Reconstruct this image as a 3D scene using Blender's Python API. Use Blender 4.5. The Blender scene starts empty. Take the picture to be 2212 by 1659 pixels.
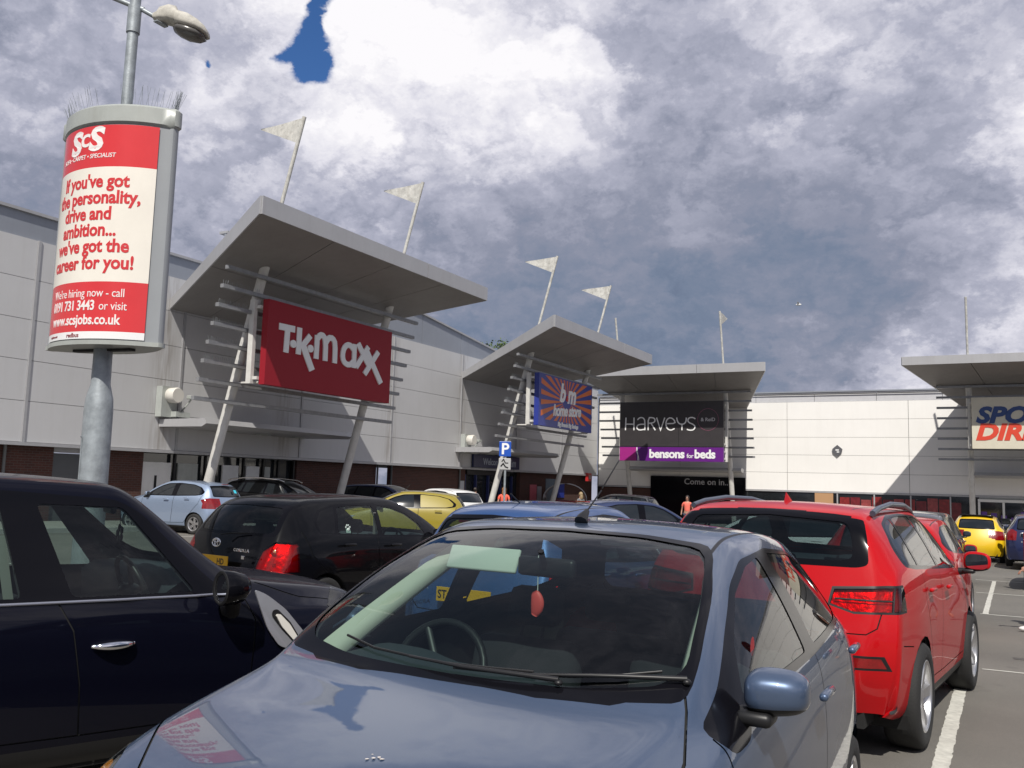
import bpy, bmesh, math, random
from mathutils import Vector, Matrix
random.seed(7)
D = bpy.data; S = bpy.context.scene; COL = S.collection
R = math.radians; PI = math.pi

# ------------------------------------------------------------------ camera
cam = D.objects.new('camera', D.cameras.new('camera')); COL.objects.link(cam)
M = Matrix(((0.8810, 0.0268, 0.4723, 0), (0.4723, -0.1110, -0.8744, 0), (0.0290, 0.9935, -0.1104, 1.62), (0, 0, 0, 1)))
q = M.to_3x3().to_quaternion(); q.normalize()
cam.matrix_world = Matrix.Translation((0, 0, 1.62)) @ q.to_matrix().to_4x4()
cam.data.sensor_width = 36; cam.data.lens = 31.54; cam.data.clip_start = 0.05; cam.data.clip_end = 3000
S.camera = cam
CAMP = Vector((0, 0, 1.62)); CAMR = q.to_matrix()
def pixdir(px, py):            # direction of a spot in the sky, for laying out the clouds
    return (CAMR @ Vector((px - 1106, 829.5 - py, -1937.7))).normalized()

# ------------------------------------------------------------------ light
SUNV = Vector((0.407, -1.0, 1.277)).normalized()      # towards the sun
EL = math.asin(SUNV.z); AZ = math.atan2(SUNV.x, SUNV.y)
sun = D.objects.new('sun', D.lights.new('sun', 'SUN')); COL.objects.link(sun)
sun.data.energy = 4.9; sun.data.angle = R(0.53); sun.data.color = (1.0, 0.955, 0.88)
sun.rotation_euler = (-SUNV).to_track_quat('-Z', 'Y').to_euler()
S.view_settings.view_transform = 'Standard'; S.view_settings.look = 'None'
S.view_settings.exposure = 0.0; S.view_settings.gamma = 1.0; S.view_settings.use_curve_mapping = False

W = D.worlds.new('World'); S.world = W; W.use_nodes = True
nt = W.node_tree; nt.nodes.clear(); NL = nt.links
def N(t, **k):
    n = nt.nodes.new(t)
    for a, b in k.items(): setattr(n, a, b)
    return n
def put(n, i, v):
    if isinstance(v, bpy.types.NodeSocket): NL.new(v, n.inputs[i])
    else: n.inputs[i].default_value = v
def mth(op, a, b=0.0, c=0.0, clamp=False):
    n = N('ShaderNodeMath', operation=op); n.use_clamp = clamp
    put(n, 0, a); put(n, 1, b); put(n, 2, c); return n.outputs[0]
def vm(op, a, b=(0, 0, 0)):
    n = N('ShaderNodeVectorMath', operation=op); put(n, 0, a)
    if op == 'SCALE': put(n, 3, b)
    else: put(n, 1, b)
    return n.outputs[1] if op in ('DISTANCE', 'LENGTH', 'DOT_PRODUCT') else n.outputs[0]
def nz(v, sc, det=6, rough=0.55, dist=0.0, lac=2.0):
    n = N('ShaderNodeTexNoise'); n.inputs['Scale'].default_value = sc; n.inputs['Detail'].default_value = det
    n.inputs['Roughness'].default_value = rough; n.inputs['Distortion'].default_value = dist; n.inputs['Lacunarity'].default_value = lac
    NL.new(v, n.inputs['Vector']); return n
def mapr(v, a, b, c, d, smooth=False):
    n = N('ShaderNodeMapRange'); n.interpolation_type = 'SMOOTHSTEP' if smooth else 'LINEAR'
    put(n, 0, v); n.inputs[1].default_value = a; n.inputs[2].default_value = b; n.inputs[3].default_value = c; n.inputs[4].default_value = d
    return n.outputs[0]
tc = N('ShaderNodeTexCoord'); Dv = tc.outputs['Generated']
sky = N('ShaderNodeTexSky', sky_type='NISHITA'); sky.sun_disc = False; sky.sun_elevation = EL; sky.sun_rotation = AZ
sky.altitude = 0; sky.air_density = 1.0; sky.dust_density = 0.3; sky.ozone_density = 2.5
# cloud layer coordinates: flattened towards the horizon like a real deck
sep = N('ShaderNodeSeparateXYZ'); NL.new(Dv, sep.inputs[0])
den = mth('ADD', mth('MAXIMUM', sep.outputs[2], 0.0), 0.62)
comb = N('ShaderNodeCombineXYZ'); put(comb, 0, mth('DIVIDE', sep.outputs[0], den)); put(comb, 1, mth('DIVIDE', sep.outputs[1], den)); put(comb, 2, mth('MULTIPLY', sep.outputs[2], 0.6))
P = comb.outputs[0]
w1 = nz(P, 2.8, 4, 0.55); warp = vm('SCALE', vm('SUBTRACT', w1.outputs['Color'], (0.5, 0.5, 0.5)), 0.26)
w2 = nz(P, 10.0, 6, 0.6); warp2 = vm('SCALE', vm('SUBTRACT', w2.outputs['Color'], (0.5, 0.5, 0.5)), 0.12)
DW = vm('ADD', vm('ADD', Dv, warp), warp2)
DW2 = vm('ADD', Dv, vm('SCALE', warp2, 0.45))
anchors = [(60, 170, .74), (150, 330, .54), (40, 470, .52), (230, 130, .66), (120, 60, .70), (430, 300, .62), (330, 60, .74), (560, 60, .84), (500, 190, .72), (745, 200, 1.0), (850, 90, .96), (760, 330, .84), (980, 60, .80), (870, 230, .84),
  (1000, 190, .90), (1120, 300, .78), (1150, 40, .84), (1280, 160, .80), (1400, 330, .56), (1500, 120, .62), (1620, 60, .64), (1790, 50, .82), (1900, 170, .70), (2050, 60, .66), (1980, 300, .58), (1780, 330, .56), (1650, 250, .56), (1300, 450, .60), (1000, 400, .68),
  (1500, 600, .44), (1900, 400, .54), (2130, 270, 1.0), (2190, 120, .70), (2150, 560, .74), (1720, 520, .48), (1400, 690, .46), (1200, 560, .47), (1650, 730, .50), (1800, 820, .74), (1560, 640, .42), (1050, 540, .46),
  (2110, 740, .80), (1980, 620, .52), (640, 430, .56), (830, 420, .74), (400, 460, .57), (1740, 650, .42), (560, 300, .60), (2060, 450, .52), (820, 480, .60), (930, 480, .56), (1180, 420, .62), (1420, 480, .52), (1560, 420, .54), (300, 230, .70), (20, 60, .62), (230, 480, .58)]
num = None; dsum = None
for ax, ay, v in anchors:
    d = vm('DISTANCE', DW, tuple(pixdir(ax, ay)))
    g = mth('POWER', 2.718, mth('MULTIPLY', mth('MULTIPLY', d, d), -210.0))
    num = mth('MULTIPLY_ADD', g, v, 0.0 if num is None else num)
    dsum = mth('ADD', g, 0.0 if dsum is None else dsum)
rest = nz(P, 1.6, 3, 0.5); restv = mapr(rest.outputs[0], 0.35, 0.65, 0.42, 0.74)
tone = mth('DIVIDE', mth('MULTIPLY_ADD', restv, 0.012, num), mth('ADD', dsum, 0.012))
# billows: fine structure, with a relief term for the side towards the sun
PB = vm('ADD', P, vm('SCALE', warp2, 1.2))
sx = SUNV.x / (SUNV.z + .62); sy = SUNV.y / (SUNV.z + .62)
b0 = nz(PB, 2.6, 9, 0.50); b1 = nz(vm('ADD', PB, (sx * .045, sy * .045, 0.03)), 2.6, 9, 0.50)
f0 = nz(PB, 12.0, 8, 0.60)
relief = mth('SUBTRACT', b0.outputs[0], b1.outputs[0])
tone = mth('MULTIPLY_ADD', mth('SUBTRACT', tone, 0.62), 1.28, 0.615)
amp = mapr(tone, 0.42, 0.95, 0.60, 1.0)
def billow(v, sc):
    n = N('ShaderNodeTexVoronoi'); n.feature = 'F1'; n.inputs['Scale'].default_value = sc; n.inputs['Detail'].default_value = 2.0; n.inputs['Roughness'].default_value = 0.5; n.inputs['Lacunarity'].default_value = 2.3
    n.normalize = True; NL.new(v, n.inputs['Vector']); return n.outputs['Distance']
PV = vm('ADD', P, vm('SCALE', vm('SUBTRACT', nz(P, 5.0, 7, 0.66).outputs['Color'], (0.5, 0.5, 0.5)), 0.34))
m0 = nz(vm('ADD', PB, (7.3, 1.1, 3.0)), 6.2, 7, 0.52)
v0 = billow(PV, 5.2); v1 = billow(vm('ADD', PV, (sx * .030, sy * .030, .02)), 5.2)
tone = mth('ADD', tone, mth('MULTIPLY', mth('MULTIPLY', mth('SUBTRACT', v1, v0), 1.1), amp))
tone = mth('ADD', tone, mth('MULTIPLY', mth('MULTIPLY', mth('SUBTRACT', 0.42, v0), 0.34), amp))
bri = mth('ADD', tone, mth('MULTIPLY', mth('MULTIPLY', relief, 0.8), amp))
bri = mth('ADD', bri, mth('MULTIPLY', mth('MULTIPLY', mth('SUBTRACT', b0.outputs[0], 0.5), 0.30), amp))
bri = mth('ADD', bri, mth('MULTIPLY', mth('MULTIPLY', mth('SUBTRACT', f0.outputs[0], 0.5), 0.10), amp), clamp=True)
cr = N('ShaderNodeValToRGB'); NL.new(bri, cr.inputs[0]); e = cr.color_ramp.elements
def s2l(c): return tuple(((x / 255 + .055) / 1.055) ** 2.4 if x > 10 else x / 255 / 12.92 for x in c) + (1,)
e[0].position = 0.22; e[0].color = s2l((92, 105, 130)); e[1].position = 1.0; e[1].color = s2l((252, 250, 253))
for p_, c_ in ((.42, (118, 131, 154)), (.56, (142, 147, 166)), (.70, (177, 179, 196)), (.85, (224, 223, 233))):
    k = e.new(p_); k.color = s2l(c_)
# the gap of blue sky
gap = None
for gx, gy, rad, am in ((690, -20, 26, 1.0), (686, 18, 20, .95), (672, 55, 26, 1.0), (668, 92, 32, 1.0), (640, 118, 30, .95), (606, 118, 17, .75), (655, 158, 30, 1.0), (690, 140, 30, 1.0), (580, 119, 12, .55), (440, 118, 9, .62)):
    d = vm('DISTANCE', DW2, tuple(pixdir(gx + 2, gy + 2))); rr = rad / 1937.7
    g = mth('MULTIPLY', mth('POWER', 2.718, mth('MULTIPLY', mth('MULTIPLY', d, d), -1.0 / (rr * rr))), am)
    gap = g if gap is None else mth('ADD', gap, g)
gapm = mapr(mth('MULTIPLY', gap, mth('MULTIPLY_ADD', mth('SUBTRACT', mth('ADD', f0.outputs[0], m0.outputs[0]), 1.0), 2.8, 1.0)), 0.24, 0.74, 0.0, 1.0, True)
far = nz(P, 2.1, 6, 0.55); farm = mth('MULTIPLY', mapr(far.outputs[0], 0.64, 0.68, 0, 1, True), mapr(dsum, 0.0, 0.02, 1.0, 0.0))
#gapm = mth('MAXIMUM', gapm, farm)
cs = N('ShaderNodeVectorMath', operation='SCALE'); NL.new(cr.outputs[0], cs.inputs[0]); cs.inputs[3].default_value = 11.2
skc = N('ShaderNodeVectorMath', operation='MULTIPLY'); NL.new(sky.outputs[0], skc.inputs[0]); skc.inputs[1].default_value = (0.50, 0.78, 1.15)
mx = N('ShaderNodeMix', data_type='RGBA'); NL.new(gapm, mx.inputs[0]); NL.new(cs.outputs[0], mx.inputs[6]); NL.new(skc.outputs[0], mx.inputs[7])
bg = N('ShaderNodeBackground'); NL.new(mx.outputs[2], bg.inputs[0]); bg.inputs[1].default_value = 0.09
wo = N('ShaderNodeOutputWorld'); NL.new(bg.outputs[0], wo.inputs[0])

# ------------------------------------------------------------------ helpers
def link(o): COL.objects.link(o); return o
def tag(o, label=None, cat=None, group=None, kind=None):
    if label: o['label'] = label
    if cat: o['category'] = cat
    if group: o['group'] = group
    if kind: o['kind'] = kind
    return o
def empty(name, label, cat, loc=(0, 0, 0), rz=0.0, group=None):
    o = D.objects.new(name, None); o.empty_display_size = 0.2; link(o)
    o.location = loc; o.rotation_euler = (0, 0, rz)
    return tag(o, label, cat, group)
def mesh_obj(name, verts, faces, mat=None, parent=None, smooth=False, loc=None, auto=None):
    me = D.meshes.new(name); me.from_pydata([tuple(v) for v in verts], [], faces); me.update()
    return obj_me(name, me, mat, parent, smooth, loc, auto)
def obj_me(name, me, mat=None, parent=None, smooth=False, loc=None, auto=None):
    if mat is not None and not me.materials: me.materials.append(mat)
    if auto is not None: 
        me.shade_smooth(); me.set_sharp_from_angle(angle=R(auto))
    elif smooth: me.shade_smooth()
    o = D.objects.new(name, me); link(o)
    if parent: o.parent = parent
    if loc: o.location = loc
    return o
class G:                                   # geometry collector: many shapes joined into one part
    def __init__(s): s.v = []; s.f = []
    def add(s, v, f):
        n = len(s.v); s.v += [tuple(a) for a in v]; s.f += [tuple(i + n for i in a) for a in f]; return s
    def box(s, x0, x1, y0, y1, z0, z1):
        return s.add([(x0, y0, z0), (x1, y0, z0), (x1, y1, z0), (x0, y1, z0), (x0, y0, z1), (x1, y0, z1), (x1, y1, z1), (x0, y1, z1)],
                     [(0, 3, 2, 1), (4, 5, 6, 7), (0, 1, 5, 4), (1, 2, 6, 5), (2, 3, 7, 6), (3, 0, 4, 7)])
    def hexa(s, p):                         # eight corners, ordered like box
        return s.add(p, [(0, 3, 2, 1), (4, 5, 6, 7), (0, 1, 5, 4), (1, 2, 6, 5), (2, 3, 7, 6), (3, 0, 4, 7)])
    def tube(s, pts, r, n=10, caps=True, r2=None):
        pts = [Vector(p) for p in pts]; m = len(pts); rings = []
        up = None
        for i, p in enumerate(pts):
            t = (pts[min(i + 1, m - 1)] - pts[max(i - 1, 0)]).normalized()
            if up is None: up = Vector((0, 0, 1)) if abs(t.z) < .9 else Vector((1, 0, 0))
            a = t.cross(up).normalized(); b = t.cross(a).normalized(); up = -b if False else up
            rr = (r if not isinstance(r, (list, tuple)) else r[i]) if r2 is None else r + (r2 - r) * i / (m - 1)
            rings.append([p + (a * math.cos(2 * PI * k / n) + b * math.sin(2 * PI * k / n)) * rr for k in range(n)])
        v = [q_ for rg in rings for q_ in rg]; f = []
        for i in range(m - 1):
            for k in range(n):
                f.append((i * n + k, i * n + (k + 1) % n, (i + 1) * n + (k + 1) % n, (i + 1) * n + k))
        if caps: f.append(tuple(range(n))); f.append(tuple((m - 1) * n + k for k in range(n - 1, -1, -1)))
        return s.add(v, f)
    def lathe(s, prof, n=24, axis='y', c=(0, 0, 0), a0=0, a1=2 * PI):   # prof: (radius, along axis)
        full = abs(a1 - a0 - 2 * PI) < 1e-6; m = n if full else n + 1; v = []; f = []
        for r_, h in prof:
            for k in range(m):
                a = a0 + (a1 - a0) * k / n; ca, sa = math.cos(a) * r_, math.sin(a) * r_
                v.append((c[0] + ca, c[1] + h, c[2] + sa) if axis == 'y' else (c[0] + ca, c[1] + sa, c[2] + h) if axis == 'z' else (c[0] + h, c[1] + ca, c[2] + sa))
        for i in range(len(prof) - 1):
            for k in range(n):
                f.append((i * m + k, i * m + (k + 1) % m, (i + 1) * m + (k + 1) % m, (i + 1) * m + k))
        return s.add(v, f)
    def rbox(s, x0, x1, y0, y1, z0, z1, r=.03, seg=2, mtx=None):
        bm = bmesh.new(); bmesh.ops.create_cube(bm, size=1)
        for v in bm.verts: v.co = Vector((x0 + (v.co.x + .5) * (x1 - x0), y0 + (v.co.y + .5) * (y1 - y0), z0 + (v.co.z + .5) * (z1 - z0)))
        bmesh.ops.bevel(bm, geom=bm.edges[:], offset=r, segments=seg, profile=.5, affect='EDGES')
        if mtx: bmesh.ops.transform(bm, matrix=mtx, verts=bm.verts)
        bm.verts.index_update(); s.add([v.co.copy() for v in bm.verts], [tuple(v.index for v in f.verts) for f in bm.faces]); bm.free(); return s
    def sphere(s, c, r, sc=(1, 1, 1), n=16, m=10):
        v = []; f = []
        for i in range(m + 1):
            t = PI * i / m
            for k in range(n):
                a = 2 * PI * k / n; v.append((c[0] + r * sc[0] * math.sin(t) * math.cos(a), c[1] + r * sc[1] * math.sin(t) * math.sin(a), c[2] + r * sc[2] * math.cos(t)))
        for i in range(m):
            for k in range(n): f.append((i * n + k, (i + 1) * n + k, (i + 1) * n + (k + 1) % n, i * n + (k + 1) % n))
        return s.add(v, f)
    def xf(s, m): s.v = [tuple(m @ Vector(p)) for p in s.v]; return s
    def build(s, name, mat=None, parent=None, smooth=False, loc=None, auto=None):
        return mesh_obj(name, s.v, s.f, mat, parent, smooth, loc, auto)

# ------------------------------------------------------------------ materials
MATS = {}
def mat(name, col, rough=.6, metal=0.0, coat=0.0, spec=.5, var=0.0, vscale=3.0, bump=0.0, bscale=40.0, stain=0.0, flake=0.0, alpha=1.0):
    if name in MATS: return MATS[name]
    m = D.materials.new(name); m.use_nodes = True; t = m.node_tree; b = t.nodes['Principled BSDF']; MATS[name] = m
    b.inputs['Base Color'].default_value = (*col, 1); b.inputs['Roughness'].default_value = rough; b.inputs['Metallic'].default_value = metal
    b.inputs['Coat Weight'].default_value = coat; b.inputs['Coat Roughness'].default_value = .02; b.inputs['Specular IOR Level'].default_value = spec
    co = t.nodes.new('ShaderNodeTexCoord'); out = co.outputs['Object']
    last = None
    if var or stain:
        n1 = t.nodes.new('ShaderNodeTexNoise'); n1.inputs['Scale'].default_value = vscale; n1.inputs['Detail'].default_value = 7; n1.inputs['Roughness'].default_value = .65; t.links.new(out, n1.inputs[0])
        r_ = t.nodes.new('ShaderNodeMapRange'); r_.inputs[1].default_value = .3; r_.inputs[2].default_value = .7; r_.inputs[3].default_value = 1 - var; r_.inputs[4].default_value = 1 + var
        t.links.new(n1.outputs[0], r_.inputs[0])
        mu = t.nodes.new('ShaderNodeVectorMath'); mu.operation = 'SCALE'; mu.inputs[0].default_value = col; t.links.new(r_.outputs[0], mu.inputs[3]); last = mu.outputs[0]
        if stain:   # streaks running down
            mp = t.nodes.new('ShaderNodeMapping'); mp.inputs['Scale'].default_value = (2.2, 2.2, .16); t.links.new(out, mp.inputs[0])
            n2 = t.nodes.new('ShaderNodeTexNoise'); n2.inputs['Scale'].default_value = 2.0; n2.inputs['Detail'].default_value = 8; n2.inputs['Roughness'].default_value = .7; t.links.new(mp.outputs[0], n2.inputs[0])
            r2 = t.nodes.new('ShaderNodeMapRange'); r2.inputs[1].default_value = .5; r2.inputs[2].default_value = .8; r2.inputs[3].default_value = 0; r2.inputs[4].default_value = stain; t.links.new(n2.outputs[0], r2.inputs[0])
            mx_ = t.nodes.new('ShaderNodeMix'); mx_.data_type = 'RGBA'; t.links.new(r2.outputs[0], mx_.inputs[0]); t.links.new(last, mx_.inputs[6]); mx_.inputs[7].default_value = (col[0] * .45, col[1] * .38, col[2] * .3, 1); last = mx_.outputs[2]
        t.links.new(last, b.inputs['Base Color'])
    if flake:
        vo = t.nodes.new('ShaderNodeTexNoise'); vo.inputs['Scale'].default_value = 900; vo.inputs['Detail'].default_value = 2; t.links.new(out, vo.inputs[0])
        r_ = t.nodes.new('ShaderNodeMapRange'); r_.inputs[1].default_value = .35; r_.inputs[2].default_value = .65; r_.inputs[3].default_value = 1 - flake; r_.inputs[4].default_value = 1 + flake; t.links.new(vo.outputs[0], r_.inputs[0])
        mu = t.nodes.new('ShaderNodeVectorMath'); mu.operation = 'SCALE'; mu.inputs[0].default_value = col; t.links.new(r_.outputs[0], mu.inputs[3]); t.links.new(mu.outputs[0], b.inputs['Base Color'])
    if bump:
        n3 = t.nodes.new('ShaderNodeTexNoise'); n3.inputs['Scale'].default_value = bscale; n3.inputs['Detail'].default_value = 5; t.links.new(out, n3.inputs[0])
        bp = t.nodes.new('ShaderNodeBump'); bp.inputs['Strength'].default_value = bump; bp.inputs['Distance'].default_value = .01; t.links.new(n3.outputs[0], bp.inputs['Height']); t.links.new(bp.outputs[0], b.inputs['Normal'])
    return m
def glass_mat(name, tint, refl=1.0, rough=0.0, f0=1.5):
    if name in MATS: return MATS[name]
    m = D.materials.new(name); m.use_nodes = True; t = m.node_tree; t.nodes.clear(); MATS[name] = m
    o = t.nodes.new('ShaderNodeOutputMaterial'); tr = t.nodes.new('ShaderNodeBsdfTransparent'); tr.inputs[0].default_value = (*tint, 1)
    gl = t.nodes.new('ShaderNodeBsdfGlossy'); gl.inputs['Roughness'].default_value = rough; gl.inputs[0].default_value = (refl, refl, refl, 1)
    fr = t.nodes.new('ShaderNodeFresnel'); fr.inputs[0].default_value = f0
    # fresnel on the outer side whichever way the pane faces
    ge = t.nodes.new('ShaderNodeNewGeometry'); mxv = t.nodes.new('ShaderNodeMix'); mxv.data_type = 'VECTOR'
    sc = t.nodes.new('ShaderNodeVectorMath'); sc.operation = 'SCALE'; sc.inputs[3].default_value = -1.0
    t.links.new(ge.outputs['Normal'], sc.inputs[0])
    lw = t.nodes.new('ShaderNodeLayerWeight'); lw.inputs[0].default_value = .5
    # Schlick from the facing term
    pw = t.nodes.new('ShaderNodeMath'); pw.operation = 'POWER'; t.links.new(lw.outputs['Facing'], pw.inputs[0]); pw.inputs[1].default_value = 4.8
    ma = t.nodes.new('ShaderNodeMath'); ma.operation = 'MULTIPLY_ADD'; t.links.new(pw.outputs[0], ma.inputs[0]); ma.inputs[1].default_value = .9; ma.inputs[2].default_value = .038; ma.use_clamp = True
    mx_ = t.nodes.new('ShaderNodeMixShader'); t.links.new(ma.outputs[0], mx_.inputs[0]); t.links.new(tr.outputs[0], mx_.inputs[1]); t.links.new(gl.outputs[0], mx_.inputs[2]); t.links.new(mx_.outputs[0], o.inputs[0])
    return m
m_galv = mat('galvanised_steel', (.30, .33, .35), .5, .3, var=.28, vscale=9, stain=.35, bump=.15, bscale=60)
m_grey = mat('grey_coated_steel', (.27, .285, .30), .38, 0, var=.05, vscale=2, spec=.5)
m_cap = mat('pale_grey_plastic', (.36, .38, .36), .4, var=.1, vscale=3, stain=.3)
m_white = mat('white_paint', (.72, .72, .70), .45, var=.05)
m_poleW = mat('white_painted_column', (.60, .59, .56), .5, var=.10, vscale=4, stain=.35)
m_panelA = mat('silver_grey_cladding', (.52, .52, .525), .42, .0, var=.035, vscale=.5, stain=.10, spec=.4)
def streaks(m, places, axis=1, wd=.42, col=(.16, .12, .08)):
    t = m.node_tree; b = t.nodes['Principled BSDF']; src = b.inputs['Base Color'].links[0].from_socket
    def mt(op, a, b_=0.0):
        n = t.nodes.new('ShaderNodeMath'); n.operation = op
        for i, v in ((0, a), (1, b_)):
            if isinstance(v, bpy.types.NodeSocket): t.links.new(v, n.inputs[i])
            else: n.inputs[i].default_value = v
        return n.outputs[0]
    co = t.nodes.new('ShaderNodeTexCoord').outputs['Object']; sp = t.nodes.new('ShaderNodeSeparateXYZ'); t.links.new(co, sp.inputs[0]); tot = None
    for p_ in places:
        d = mt('DIVIDE', mt('SUBTRACT', sp.outputs[axis], p_), wd); g_ = mt('POWER', 2.718, mt('MULTIPLY', mt('MULTIPLY', d, d), -1.0)); tot = g_ if tot is None else mt('ADD', tot, g_)
    mp = t.nodes.new('ShaderNodeMapping'); mp.inputs['Scale'].default_value = (5, 5, .5); t.links.new(co, mp.inputs[0])
    n2 = t.nodes.new('ShaderNodeTexNoise'); n2.inputs['Scale'].default_value = 1.6; n2.inputs['Detail'].default_value = 6; t.links.new(mp.outputs[0], n2.inputs[0])
    r2 = t.nodes.new('ShaderNodeMapRange'); r2.inputs[1].default_value = .36; r2.inputs[2].default_value = .75; t.links.new(n2.outputs[0], r2.inputs[0])
    mx_ = t.nodes.new('ShaderNodeMix'); mx_.data_type = 'RGBA'; t.links.new(mt('MULTIPLY', mt('MULTIPLY', tot, r2.outputs[0]), .62), mx_.inputs[0]); t.links.new(src, mx_.inputs[6]); mx_.inputs[7].default_value = (*col, 1); t.links.new(mx_.outputs[2], b.inputs['Base Color'])
streaks(m_panelA, (21.2, 34.4, 40.75, 47.2, 27.2))
m_panelB = mat('white_cladding', (.80, .785, .755), .5, var=.03, vscale=.5, stain=.06)
m_band = mat('grey_roof_cladding', (.28, .30, .34), .45, .2, var=.06, vscale=.6, stain=.12)
m_seam = mat('panel_joint_metal', (.40, .40, .41), .5, .3, var=.08)
m_dark = mat('dark_recess', (.02, .02, .022), .7)
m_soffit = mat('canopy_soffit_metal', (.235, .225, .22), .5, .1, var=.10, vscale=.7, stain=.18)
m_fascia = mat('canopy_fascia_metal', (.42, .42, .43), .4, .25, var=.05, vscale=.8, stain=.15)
m_louvre = mat('louvre_metal', (.26, .265, .275), .45, .3, var=.15, vscale=5, stain=.4)
m_flag = mat('weathered_pennant', (.52, .51, .47), .6, var=.30, vscale=5, stain=.5)
m_red = mat('sign_red', (.27, .012, .022), .5, spec=.25); m_lw = mat('letter_white', (.78, .78, .78), .5)
m_black = mat('black_plastic', (.012, .012, .013), .42, spec=.4); m_blackg = mat('black_gloss', (.005, .005, .007), .10, spec=.16)
m_rubber = mat('tyre_rubber', (.018, .018, .018), .8, bump=.3, bscale=90)
m_rim = mat('alloy_rim', (.55, .55, .56), .3, .85, var=.05); m_chrome = mat('chrome', (.82, .82, .84), .08, 1.0)
m_under = mat('underbody', (.01, .01, .01), .9); m_trimD = mat('dark_interior', (.022, .023, .027), .8); m_trimL = mat('headliner_cloth', (.30, .31, .28), .9); m_dkl = mat('dark_headliner', (.03, .03, .033), .9)
m_seat = mat('seat_fabric', (.016, .017, .022), .9, bump=.2, bscale=200); m_dash = mat('dashboard_plastic', (.035, .045, .055), .7, bump=.2, bscale=300)
m_gl = glass_mat('clear_car_glass', (.55, .65, .62)); m_glt = glass_mat('tinted_car_glass', (.24, .30, .31))
m_gld = mat('dark_glass', (.012, .015, .018), .04, spec=.8); m_mirror = mat('mirror_glass', (.75, .78, .8), .02, 1.0)
m_asph = None
# ------------------------------------------------------------------ ground
def gz(x, y): return -.015 * y - .010 * x
m = D.materials.new('asphalt'); m.use_nodes = True; t = m.node_tree; b = t.nodes['Principled BSDF']
co = t.nodes.new('ShaderNodeTexCoord').outputs['Object']
def tn(sc, det=6, rg=.6, src=None):
    n = t.nodes.new('ShaderNodeTexNoise'); n.inputs['Scale'].default_value = sc; n.inputs['Detail'].default_value = det; n.inputs['Roughness'].default_value = rg; t.links.new(src or co, n.inputs[0]); return n.outputs[0]
def ramp(src, pts):
    n = t.nodes.new('ShaderNodeValToRGB'); el = n.color_ramp.elements; t.links.new(src, n.inputs[0])
    el[0].position, el[0].color = pts[0][0], (*pts[0][1], 1); el[1].position, el[1].color = pts[-1][0], (*pts[-1][1], 1)
    for p_, c_ in pts[1:-1]: el.new(p_).color = (*c_, 1)
    return n.outputs[0]
def mxc(f, a, bb, mode='MIX'):
    n = t.nodes.new('ShaderNodeMix'); n.data_type = 'RGBA'; n.blend_type = mode
    for i, v in ((0, f), (6, a), (7, bb)):
        if isinstance(v, bpy.types.NodeSocket): t.links.new(v, n.inputs[i])
        else: n.inputs[i].default_value = v if i == 0 else (*v, 1)
    return n.outputs[2]
base = ramp(tn(.35, 8), [(.3, (.108, .101, .090)), (.5, (.150, .141, .125)), (.7, (.178, .166, .146))])
fine = ramp(tn(160, 3, .8), [(.3, (.55, .55, .55)), (.52, (1, 1, 1)), (.75, (1.35, 1.33, 1.28))])
c1 = mxc(1.0, base, fine, 'MULTIPLY')
spots = ramp(tn(2.2, 5, .6), [(.62, (0, 0, 0)), (.70, (1, 1, 1))]); c1 = mxc(spots, c1, (.115, .108, .096))
t.links.new(c1, b.inputs['Base Color']); b.inputs['Roughness'].default_value = .88
bp = t.nodes.new('ShaderNodeBump'); bp.inputs['Strength'].default_value = .5; bp.inputs['Distance'].default_value = .006; t.links.new(tn(120, 3, .8), bp.inputs['Height']); t.links.new(bp.outputs[0], b.inputs['Normal'])
m_asph = m
def gpt(x, y, dz=0): return (x, y, gz(x, y) + dz)
GN = 800
tag(mesh_obj('ground', [(-GN, -GN, -.6), (GN, -GN, -.6), (GN, GN, -22), (-GN, GN, -22)], [(0, 1, 2, 3)], mat('far_ground', (.09, .09, .08), .9, var=.2, vscale=.05)), kind='structure')
g = G()
xs = [-28 + 2.5 * i for i in range(29)]; ys = [-20 + 4 * i for i in range(21)]
for yy in ys:
    for xx in xs: g.v.append(gpt(xx, min(yy, 62)))
for j in range(len(ys) - 1):
    for i in range(len(xs) - 1): a = j * len(xs) + i; g.f.append((a, a + 1, a + len(xs) + 1, a + len(xs)))
tag(g.build('car_park', m_asph, smooth=True), kind='structure')
m_line = mat('worn_road_paint', (.50, .49, .44), .8, var=.22, vscale=14, bump=.3, bscale=100)
# worn painted lines: ragged strips 4 mm above the asphalt
def strip(g, x0, y0, x1, y1, w, h=.004):
    d = Vector((x1 - x0, y1 - y0)); L = d.length; d.normalize(); nrm = Vector((-d.y, d.x)); n = max(2, int(L / .05)) if L < 6 else max(2, int(L / .12))
    v = []
    for i in range(n + 1):
        p = Vector((x0, y0)) + d * L * i / n
        for s_ in (-1, 1):
            e_ = p + nrm * s_ * (w / 2 + random.uniform(-.006, .004)); v.append(gpt(e_.x, e_.y, h))
    g.add(v, [(2 * i, 2 * i + 2, 2 * i + 3, 2 * i + 1)[::-1] for i in range(n)])
g = G(); strip(g, .12, 11.9, 4.5, 12.25, .16, .003); strip(g, .6, 12.15, 3.8, 12.3, .3, .002); strip(g, .35, 6.0, .42, 9.5, .10, .002)
tag(g.build('tar_seams', mat('old_tar', (.075, .070, .064), .8, var=.25, vscale=6)), kind='structure')
g = G(); strip(g, -.37, 5.2, -.335, 10.2, .105); strip(g, -.335, 10.2, -.325, 10.9, .10)
strip(g, -.21, 16.6, -.10, 24.8, .085)
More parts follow.
